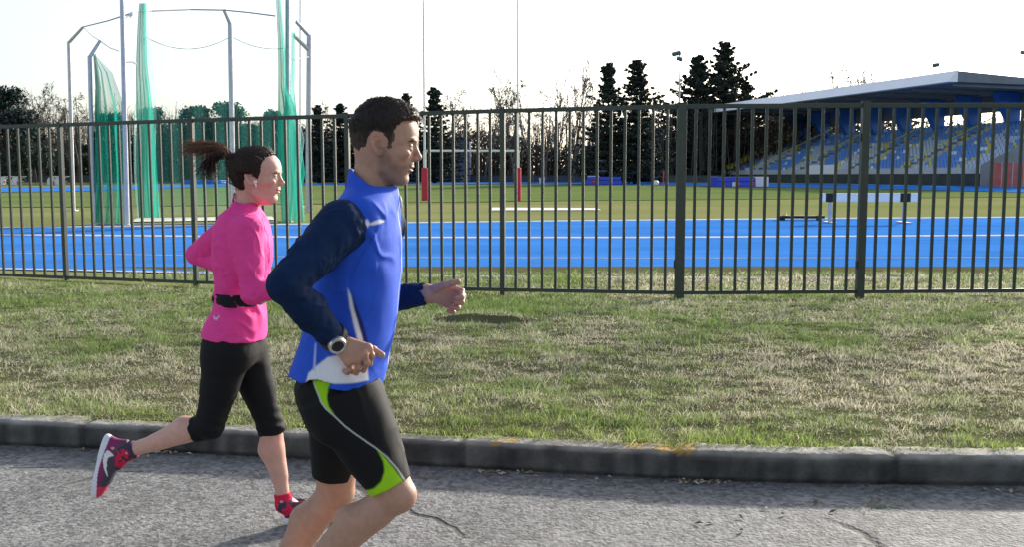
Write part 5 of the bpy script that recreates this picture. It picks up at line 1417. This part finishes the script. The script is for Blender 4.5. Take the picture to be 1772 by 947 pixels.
    # ---- hair
    reg = [(112, 66), (104, 72), (84, 70), (66, 67), (53, 52), (46, 32), (40, 10), (35, -4), (27, -5), (22, 14), (15, 32), (0, 40), (-14, 36), (-24, 18), (-28, -4), (-50, -16), (-64, -20), (-100, -16), (-120, 60), (-60, 170), (60, 170), (125, 120)]
    def thick(x, y, z):
        t = 5.0 + 9.5 * np.clip((z - 40) / 60, 0, 1) + 5 * np.clip((x - 55) / 40, 0, 1) * np.clip((z - 60) / 20, 0, 1)
        t = t - 2.0 * np.clip((20 - z) / 30, 0, 1); return t
    lo, hi = bounds([p(600, 160), p(735, 275), (p(660, 0)[0], Yc - .09, p(0, 200)[2]), (p(660, 0)[0], Yc + .09, p(0, 200)[2])], .012)
    v, q = shell_hair(HO, HA, reg, thick, 4.0, lo, hi, amp=3.4)
    nrm = vnormals(v, q); rs = np.random.default_rng(8); L = head_local(v, HO, HA)
    cand = np.where((nrm[:, 2] > -.6))[0]; idx = rs.choice(cand, 5200)
    Lx = L[idx]; dirs = np.stack([np.where(Lx[:, 2] > 70, .55, -.35), rs.normal(0, .25, len(idx)), np.where(Lx[:, 2] > 85, .30, -.85)], 1) + rs.normal(0, .22, (len(idx), 3))
    sl = np.clip((Lx[:, 2] - 20) / 80, .25, 1)
    sv_, sq, k3 = spikes(v, nrm, idx, dirs, .017 * sl, .0009, rs, .26)
    V, Q = merge_meshes([(v, q), (sv_, sq)]); g_ = np.concatenate([np.ones(len(v)), np.repeat(rs.uniform(.6, 2.0, len(idx)), k3)]); Lz = head_local(V, HO, HA)[:, 2]
    base = np.array((.017, .012, .010)); Lx_ = head_local(V, HO, HA)[:, 0]; c = base * g_[:, None] * (1 + 1.2 * np.clip((Lx_ - 20) / 80, 0, 1)[:, None] * (Lz > 60)[:, None] * np.array((1.2, 1, .85))); pdv = inpoly(Lx_, Lz, reg); fd = (np.clip((46 - Lz) / 60, 0, 1) * .6 + .75 * np.clip(1 + pdv / 9, 0, 1) * (Lz < 50))[:, None].clip(0, .92); c = c * (1 - fd) + np.array((.115, .078, .060)) * g_[:, None] ** .4 * fd  # sunlight on the front top hair is painted in as paler colour
    raw_mesh('hair', V, Q, M_hair, man, True, col=c, origin=O)
    # ---- watch
    wc = Wn + (En - Wn) * .07; dd = (Wn - En) / np.linalg.norm(Wn - En); out = np.array((.05, -1, .12)); out = out - dd * (out @ dd); out /= np.linalg.norm(out); sd_ = np.cross(dd, out)
    wroot = None
    mb = MB(); n = 28
    for i in range(n):
        a = 2 * math.pi * i / n; b = 2 * math.pi * (i + 1) / n
        def pt(t, w_, r): return wc + (out * math.cos(t) + sd_ * math.sin(t)) * r + dd * w_
        mb.add([pt(a, -.0105, .0352), pt(a, .0105, .0352), pt(b, .0105, .0352), pt(b, -.0105, .0352), pt(a, -.0105, .0385), pt(a, .0105, .0385), pt(b, .0105, .0385), pt(b, -.0105, .0385)], [[4, 5, 6, 7], [0, 3, 2, 1], [0, 4, 7, 3], [1, 2, 6, 5]])
    strap = mb.build('wristwatch', mat('watch_strap', (.012, .012, .013), .55), man, True, origin=O)
    def disc(r0, h0, r1, h1, name, m, inner=0.0):
        mb = MB(); n = 40; ring = lambda r, h_: [wc + out * h_ + (dd * math.cos(2*math.pi*i/n) + sd_ * math.sin(2*math.pi*i/n)) * r for i in range(n)]
        rr = [ring(r0, h0), ring(r0, h0 + (h1 - h0) * .7), ring(r1, h1)] + ([ring(inner, h1), ring(inner - .001, h1 - .0015)] if inner else [])
        vs = sum(rr, []); fs = []
        for k in range(len(rr) - 1):
            for i in range(n): fs.append([k*n+i, k*n+(i+1) % n, (k+1)*n+(i+1) % n, (k+1)*n+i])
        fs.append([(len(rr)-1)*n + i for i in range(n)]); mb.add(vs, fs); return mb.build(name, m, strap, False, origin=O)
    disc(.0235, .034, .0215, .0485, 'watch_case', mat('steel_case', (.62, .61, .58), .28, metal=.85), inner=.0165)
    disc(.0160, .0465, .0158, .0474, 'watch_face', mat('black_glass', (.008, .008, .010), .12))
    mb = MB(); mb.tube([wc + out * .041 + dd * .0232, wc + out * .041 + dd * .0275], .0028, 10); mb.build('watch_crown', M_galv, strap, True, origin=O)
    # ---- shoes (below the frame)
    cols = dict(upper=(.03, .03, .05), toe=(.05, .05, .07), lace=(.5, .5, .5), collar=(.02, .02, .03), mark=(.6, .6, .62), sole=(.6, .6, .58))
    for (a, t) in ((An, toe_n), (Af, toe_f)):
        dr = (t - a); shin = np.cross(dr, (0, 1, 0)); shin = shin if shin @ (Kn - An) > 0 else -shin; shin /= np.linalg.norm(shin)
        drn = dr / np.linalg.norm(dr); hl_ = a - drn * .062 - shin * .085; hl_[2] = max(hl_[2], .02); shoe((hl_, dr, shin), None, .285, 1, cols, man, O)
make_man()

# ------------------------------------------------------------------ the woman
def make_woman():
    Yc = 3.82; p = lambda x, y, Y=Yc: P(x, y, Y)
    O = np.array((p(420, 640)[0], Yc, 0.0))
    HO = p(441, 310); HA = head_frame(1.03, .93, .93, R(6))
    Sn, En, Wn = p(428, 396, 3.685), p(437, 508, 3.645), p(520, 488, 3.66)
    Sf, Ef, Wf = p(404, 396, 3.955), p(341, 440, 4.05), p(392, 466, 3.97)
    Hn, Kn, An = p(396, 608, 3.745), p(363, 736, 3.735), p(224, 781, 3.76)
    Hf, Kf, Af = p(424, 608, 3.885), p(468, 738, 3.895), p(491, 866, 3.89)
    skin = (.60, .335, .265)
    S = Sculpt(); head_ops(S, HO, HA, True)
    S.u(cone(p(427, 318), p(421, 372), .041, .041), .012); S.u(cone(p(437, 344), p(433, 370), .022, .026), .012)
    for s, sh in ((-1, Sn), (1, Sf)): S.u(cone(p(420, 380), sh + np.array((0, -.02 * s, -.005)), .030, .038), .02)
    rows = [(372, 452, 392, .095), (392, 460, 380, .135), (420, 465, 377, .140), (450, 464, 377, .130), (480, 456, 379, .114), (505, 450, 382, .109), (527, 450, 381, .112), (560, 450, 366, .14), (590, 450, 357, .15), (620, 448, 358, .15)]
    S.u(loft([(p(0, py)[2], p(xf, py)[0], p(xb, py)[0], hw, Yc) for py, xf, xb, hw in rows], 2.2, .02), .02)
    for (a, b, c_, ra, rb, rc) in ((Sn, En, Wn, .045, .032, .022), (Sf, Ef, Wf, .045, .033, .023)):
        S.u(cone(a, b, ra, rb), .02); S.u(cone(b, c_, rb, rc), .012)
    for (h_, k_, a_) in ((Hn, Kn, An), (Hf, Kf, Af)):
        S.u(cone(h_, k_, .078, .043), .03); d = a_ - k_; sh = d / np.linalg.norm(d); fw = (k_ - h_) / np.linalg.norm(k_ - h_); kn = fw - sh; kn /= np.linalg.norm(kn)
        S.u(cone(k_, a_, .038, .027), .012); S.u(ell(k_ + kn * .017, (.025, .027, .027)), .014)
        bk = -(kn - sh * (kn @ sh)); bk /= max(np.linalg.norm(bk), 1e-6); cb = k_ + d * .30 + bk * .014
        S.u(cone(k_ + d * .08, cb, .042, .047), .02); S.u(cone(cb, k_ + d * .66, .047, .030), .02)
        for s in (-1, 1): S.u(ell(a_ + np.array((0, .024 * s, 0)), (.012,) * 3), .008)
    toe_n = p(176, 850, 3.76); toe_f = p(566, 914, 3.93)
    S.u(cone(An, p(196, 776, 3.76), .027, .026), .012); S.u(cone(p(196, 776, 3.76), p(176, 834, 3.76), .026, .018), .012); S.u(cone(Af, Af + (toe_f - Af) * .6, .028, .022), .015)
    def fist(W, d, up, out, s=.9):
        d, up, out = [np.array(q, float) / np.linalg.norm(q) for q in (d, up, out)]; k = [W + d * .075 * s + up * u_ * s + out * .008 for u_ in (.026, .009, -.009, -.025)]
        f = [[q, q + (d * .030 - out * .014) * s, q + (d * .026 - out * .044) * s, q + (d * .002 - out * .040) * s] for q in k]
        make_hand(S, W, k, f, [W + d * .02 + up * .022 - out * .008, W + (d * .05 + up * .034 - out * .016) * s, W + (d * .075 + up * .036 - out * .026) * s, W + (d * .098 + up * .032 - out * .034) * s], .0125, (.0085, .0068), (.011, .0078))
    fist(Wn, Wn - En, (-.2, 0, 1), (0, -1, 0)); fist(Wf, Wf - Ef, (.3, 0, 1), (0, 1, 0))
    zc = p(0, 358)[2]
    hv, hq = S.mesh(np.array((p(400, 0)[0], Yc - .10, zc - .004)), np.array((p(500, 0)[0], Yc + .10, p(0, 240)[2])), .0019)
    boxes = []
    for W, E in ((Wn, En), (Wf, Ef)):
        c0 = W + (W - E) / np.linalg.norm(W - E) * .062; boxes.append((c0 - .062, c0 + .062))
    hands = [S.mesh(a - .003, b + .003, .0026) for a, b in boxes]
    lo, hi = bounds([Sn, En, Wn, Sf, Ef, Wf, Hn, Kn, An, Hf, Kf, Af, toe_n, toe_f, p(440, 350)], .11); lo[2] = .01
    bv, bq = S.mesh(lo, hi, .0042); ins = lambda v, a, b: ((v > a) & (v < b)).all(1)
    bv, bq = keep(bv, bq, lambda v: (v[:, 2] < zc + .004) & ~ins(v, *boxes[0]) & ~ins(v, *boxes[1]))
    V, Q = merge_meshes([(hv, hq)] + hands + [(bv, bq)])
    c = np.ones((len(V), 3)) * np.array(skin) * (1 + .10 * fbm(V * 28, 3)[:, None]); nh = len(hv)
    c[:nh] = head_colour(V[:nh], HO, HA, skin, 0, (.48, .16, .16), (.05, .03, .02), (.05, .03, .015), True)
    kr = np.exp(-(np.linalg.norm(V - Kf - np.array((.02, 0, -.05)), axis=1) / .06) ** 2)[:, None]; c = c * (1 - kr * np.array((0, .18, .2)))
    wom = raw_mesh('person', V, Q, M_skin, None, True, col=c, origin=O)
    tag(wom, 'running woman with a ponytail in a bright pink top, black belt and black capri leggings', 'person')
    # ---- pink top
    T = Sculpt()
    rows = [(348, 442, 408, .050), (358, 447, 399, .082), (368, 453, 388, .118), (380, 460, 380, .145), (395, 465, 374, .150), (420, 470.5, 371, .154), (450, 470, 370, .146), (478, 463, 373, .130), (500, 457.5, 377, .122), (518, 456, 378, .121), (532, 457, 373, .129), (552, 460, 361, .150), (575, 458, 352, .163), (600, 456, 349, .166)]
    T.u(loft([(p(0, py)[2], p(xf, py)[0], p(xb, py)[0], hw, Yc) for py, xf, xb, hw in rows], 2.25, .02), 0)
    ca, cb = p(421, 372), p(427.5, 328); T.u(frustum(ca, cb, (.054, .060), (.0445, .0475), cap=.003), .012)
    T.s(frustum(ca + (cb - ca) * .45, cb + (cb - ca) * .3, (.046, .050), (.0405, .0435), cap=.003), .002)
    a, b = p(403, 333), p(447, 349); nn = np.cross(b - a, (0, 1, 0)); T.i(plane(a, nn if nn[2] > 0 else -nn), .003)
    a, b = p(350, 576), p(455, 588); nn = np.cross(b - a, (0, 1, 0)); T.i(plane(a, nn if nn[2] < 0 else -nn), .004)
    for (s_, e_, w_, r) in ((Sn, En, Wn, (.060, .050, .040, .030)), (Sf, Ef, Wf, (.058, .050, .042, .032))):
        T.u(cone(s_, s_ + (e_ - s_) * .6, r[0], r[1]), .022); T.u(cone(s_ + (e_ - s_) * .5, e_, r[1], r[2]), .014); T.u(cone(e_, w_, r[2], r[3]), .012)
    T.disp(folds(9, .0065, (1, .8, .6), 21.0)); T.disp(creases(15, .0060, 30, (1, 1, .5), 7.0)); T.disp(creases(26, .0042, -40, (1, 1, .5), 17.0))
    def waist(q, d):
        z0 = p(0, 516)[2]; t = q[..., 2] - z0; return (-.0042 * np.exp(-(t / .07) ** 2) * np.sin(q[..., 0] * 75 + q[..., 1] * 50 + 30 * t + 2.5 * vnoise(q * 14)) * np.clip(np.abs(t) / .02, 0, 1)).astype(np.float32)
    T.disp(waist)
    lo, hi = bounds([p(345, 330), p(475, 605), Sn, En, Wn, Sf, Ef, Wf], .07); v, q = T.mesh(lo, hi, .0040)
    cuts = [(Wn, Wn - En), (Wf, Wf - Ef)]
    v, q = keep(v, q, lambda v_: np.logical_and.reduce([((v_ - w_ + d / np.linalg.norm(d) * .01) @ d < 0) | (np.linalg.norm(v_ - w_, axis=1) > .08) for w_, d in cuts]))
    c = np.ones((len(v), 3)) * np.array((.78, .060, .290)); x, y, z = v.T
    for poly in ([(366, 549), (371, 552), (374, 551), (379, 547), (374, 554), (369, 554)],):
        k = inpoly(x, z, side_poly(poly, 3.68)) < .001; c[k & (y < Yc)] = (.6, .5, .6)
    raw_mesh('running_top', v, q, M_cloth, wom, True, col=c, origin=O)
    # ---- belt with its pouch
    B = Sculpt(); B.u(loft([(p(0, py)[2], p(xf, py)[0], p(xb, py)[0], hw, Yc) for py, xf, xb, hw in [(505, 458.5, 375.5, .126), (515, 457.5, 376, .125), (526, 458.5, 375.5, .128)]], 2.25, .004), 0)
    B.u(ell(p(378, 515), (.016, .07, .026)), .012); B.disp(folds(30, .0018))
    lo, hi = bounds([p(365, 500), p(468, 532), (p(420, 0)[0], Yc - .15, p(0, 515)[2]), (p(420, 0)[0], Yc + .15, p(0, 515)[2])], .02); v, q = B.mesh(lo, hi, .0035)
    raw_mesh('running_belt', v, q, M_cloth, wom, True, col=np.ones((len(v), 3)) * np.array((.010, .010, .011)), origin=O)
    # ---- capri leggings
    K = Sculpt()
    K.u(loft([(p(0, py)[2], p(xf, py)[0], p(xb, py)[0], hw, Yc) for py, xf, xb, hw in [(560, 452, 364, .140), (585, 453, 355, .150), (610, 452, 352, .155), (630, 448, 356, .148)]], 2.2, .02), 0)
    for (h_, k_, a_, r, ext) in ((Hn, Kn, An, (.092, .068, .055), .20), (Hf, Kf, Af, (.088, .065, .051), .10)):
        K.u(cone(h_, h_ + (k_ - h_) * .5, r[0], r[1]), .03); K.u(cone(h_ + (k_ - h_) * .45, k_, r[1], r[2]), .02)
        d = a_ - k_; sh = d / np.linalg.norm(d); fw = (k_ - h_) / np.linalg.norm(k_ - h_); kn = fw - sh; kn /= np.linalg.norm(kn); K.u(ell(k_ + kn * .020, (.034, .036, .036)), .014)
        K.u(frustum(k_, k_ + d * ext, (.053, .051), (.0500, .0490), cap=.004), .012)
    K.disp(folds(14, .0030, (1, 1, .7), 2.0)); K.disp(folds(40, .0010))
    def kneef(q_, d):
        o = np.zeros(q_.shape[:-1], np.float32)
        for k_ in (Kn, Kf):
            dd = np.linalg.norm(q_ - k_.astype(np.float32), axis=-1); o += (-.0024 * np.exp(-(dd / .08) ** 2) * np.sin(q_[..., 2] * 170 + q_[..., 0] * 60 + 2 * vnoise(q_ * 20))).astype(np.float32)
        return o
    K.disp(kneef)
    lo, hi = bounds([p(345, 560), p(495, 765), Hn, Kn, Hf, Kf], .09); v, q = K.mesh(lo, hi, .0038)
    raw_mesh('capri_leggings', v, q, M_cloth, wom, True, col=np.ones((len(v), 3)) * np.array((.0085, .0085, .010)), origin=O)
    # ---- hair: pulled back, with a flying ponytail
    px_ = lambda x, y: tuple(head_local(p(x, y, Yc - .055)[None], HO, HA)[0][[0, 2]])
    reg = [px_(x, y) for x, y in [(480, 258), (472, 266), (463, 272), (456, 280), (452, 291), (450, 303), (445, 312), (442, 308), (437, 301), (429, 303), (424, 312), (423, 328), (415, 333), (402, 327), (390, 315), (380, 280), (395, 240), (440, 230), (478, 243)]]
    thick = lambda x, y, z: 6.0 + 6 * np.clip((-x + 40) / 90, 0, 1) + 4 * np.clip((z - 40) / 60, 0, 1)
    lo, hi = bounds([p(392, 245), p(482, 335), (p(440, 0)[0], Yc - .085, p(0, 290)[2]), (p(440, 0)[0], Yc + .085, p(0, 290)[2])], .02)
    v, q = shell_hair(HO, HA, reg, thick, 14.0, lo, hi, .0024, True, amp=3.0)
    nrm = vnormals(v, q); rs = np.random.default_rng(18); idx = rs.choice(len(v), 2600); tie = p(398, 271)
    dirs = tie - v[idx] + rs.normal(0, .02, (len(idx), 3)); sv_, sq, k3 = spikes(v, nrm, idx, dirs, np.full(len(idx), .04), .0011, rs, .10)
    V, Q = merge_meshes([(v, q), (sv_, sq)]); g_ = np.concatenate([np.ones(len(v)), np.repeat(rs.uniform(.6, 2.2, len(idx)), k3)])
    hair = raw_mesh('hair', V, Q, M_hair, wom, True, col=np.array((.022, .0135, .0105)) * g_[:, None], origin=O)
    mb = MB(); segs = []; cols = []
    def strand(ctrl, r, n=9):
        ctrl = np.array(ctrl); t = np.linspace(0, 1, n)[:, None]
        m = len(ctrl) - 1; B_ = sum(math.comb(m, i) * (1 - t) ** (m - i) * t ** i * ctrl[i] for i in range(m + 1))
        for i in range(n - 1): segs.append([*B_[i], *B_[i+1], r * (1 - .85 * i / n), r * (1 - .85 * (i + 1) / n)])
        return n - 1
    j = lambda s_: rs.normal(0, s_, 3)
    for k in range(640):
        u_ = rs.random(); b0 = tie + j(.006)
        if u_ < .45:      # upper sweep, browner strands
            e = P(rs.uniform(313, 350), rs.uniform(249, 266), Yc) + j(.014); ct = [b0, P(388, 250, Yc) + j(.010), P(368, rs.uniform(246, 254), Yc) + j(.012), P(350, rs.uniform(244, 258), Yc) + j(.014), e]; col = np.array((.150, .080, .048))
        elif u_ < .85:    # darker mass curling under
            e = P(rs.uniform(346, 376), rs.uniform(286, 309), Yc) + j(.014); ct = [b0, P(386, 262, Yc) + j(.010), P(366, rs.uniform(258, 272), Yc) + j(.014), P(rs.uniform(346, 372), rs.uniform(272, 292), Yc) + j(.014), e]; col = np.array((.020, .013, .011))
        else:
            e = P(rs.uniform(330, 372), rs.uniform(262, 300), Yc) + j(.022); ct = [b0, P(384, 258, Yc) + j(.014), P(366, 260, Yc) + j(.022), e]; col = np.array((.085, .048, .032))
        n_ = strand(ct, rs.uniform(.0010, .0024)); cols += [col * rs.uniform(.6, 1.5)] * n_
    v, q = tubes(segs, 4); cc = np.repeat(np.array(cols), 8, 0)
    raw_mesh('ponytail', v, q, M_hair, wom, True, col=cc, origin=O)
    mb = MB(); ax = p(385, 262) - tie; ax /= np.linalg.norm(ax); s1 = np.cross(ax, (0, 1, 0)); ring = [tie + ax * .004 + (s1 * math.cos(t) + np.array((0, 1, 0)) * math.sin(t)) * .0135 for t in np.linspace(0, 2 * math.pi, 25)]
    mb.tube(ring, .0045, 8); mb.build('hair_tie', mat('hair_tie_cloth', (.02, .015, .015), .8), wom, True, origin=O)
    mb = MB(); e0 = p(441.5, 314.5, 3.742); mb.tube([e0 + np.array((.002, .006, 0)), e0 + np.array((.001, 0, 0)), e0 + np.array((0, -.004, 0)), e0 + np.array((0, -.006, 0))], [.0055, .0068, .0064, .003], 12); mb.tube([e0 + np.array((.001, -.001, -.003)), e0 + np.array((.004, -.002, -.020))], [.0036, .0028], 8)
    mb.build('earbud', mat('white_plastic', (.78, .78, .76), .3), wom, True, origin=O)
    # ---- socks and shoes
    for (a_, k_, ln, tt) in ((An, Kn, .048, toe_n), (Af, Kf, .052, toe_f)):
        K = Sculpt(); d = (k_ - a_) / np.linalg.norm(k_ - a_); K.u(frustum(a_ - d * .035, a_ + d * ln * .55, (.035, .034), (.0345, .0335), cap=.004), 0); K.u(cone(a_ - d * .02, a_ + (tt - a_) / np.linalg.norm(tt - a_) * .05 - d * .03, .036, .03), .012)
        K.disp(folds(60, .0015)); lo, hi = bounds([a_ + d * .05, a_ - d * .05], .06); v, q = K.mesh(lo, hi, .0028)
        nz = fbm(v * 38, 2); c = np.where((nz > .10)[:, None], np.array((.06, .05, .08)), np.array((.62, .025, .075))); raw_mesh('sock', v, q, M_knit, wom, True, col=c, origin=O)
    cols = dict(upper=(.20, .012, .10), toe=(.60, .03, .09), lace=(.045, .04, .06), collar=(.10, .03, .07), mark=(.75, .75, .78), sole=(.72, .72, .78), tread=(.6, .6, .68))
    # trailing foot: sole turned back and up, toe hanging
    hl_ = p(181.5, 751, 3.76); tp = p(160.5, 852, 3.76); dr = tp - hl_; shoe((hl_, dr, An - hl_), None, .262, 1, cols, wom, O)
    hl_ = p(470, 0, 3.89); hl_[2] = .006; dr = toe_f - hl_; dr[2] = 0; shoe((hl_, dr, (0, 0, 1)), None, .262, 1, cols, wom, O)
make_woman()
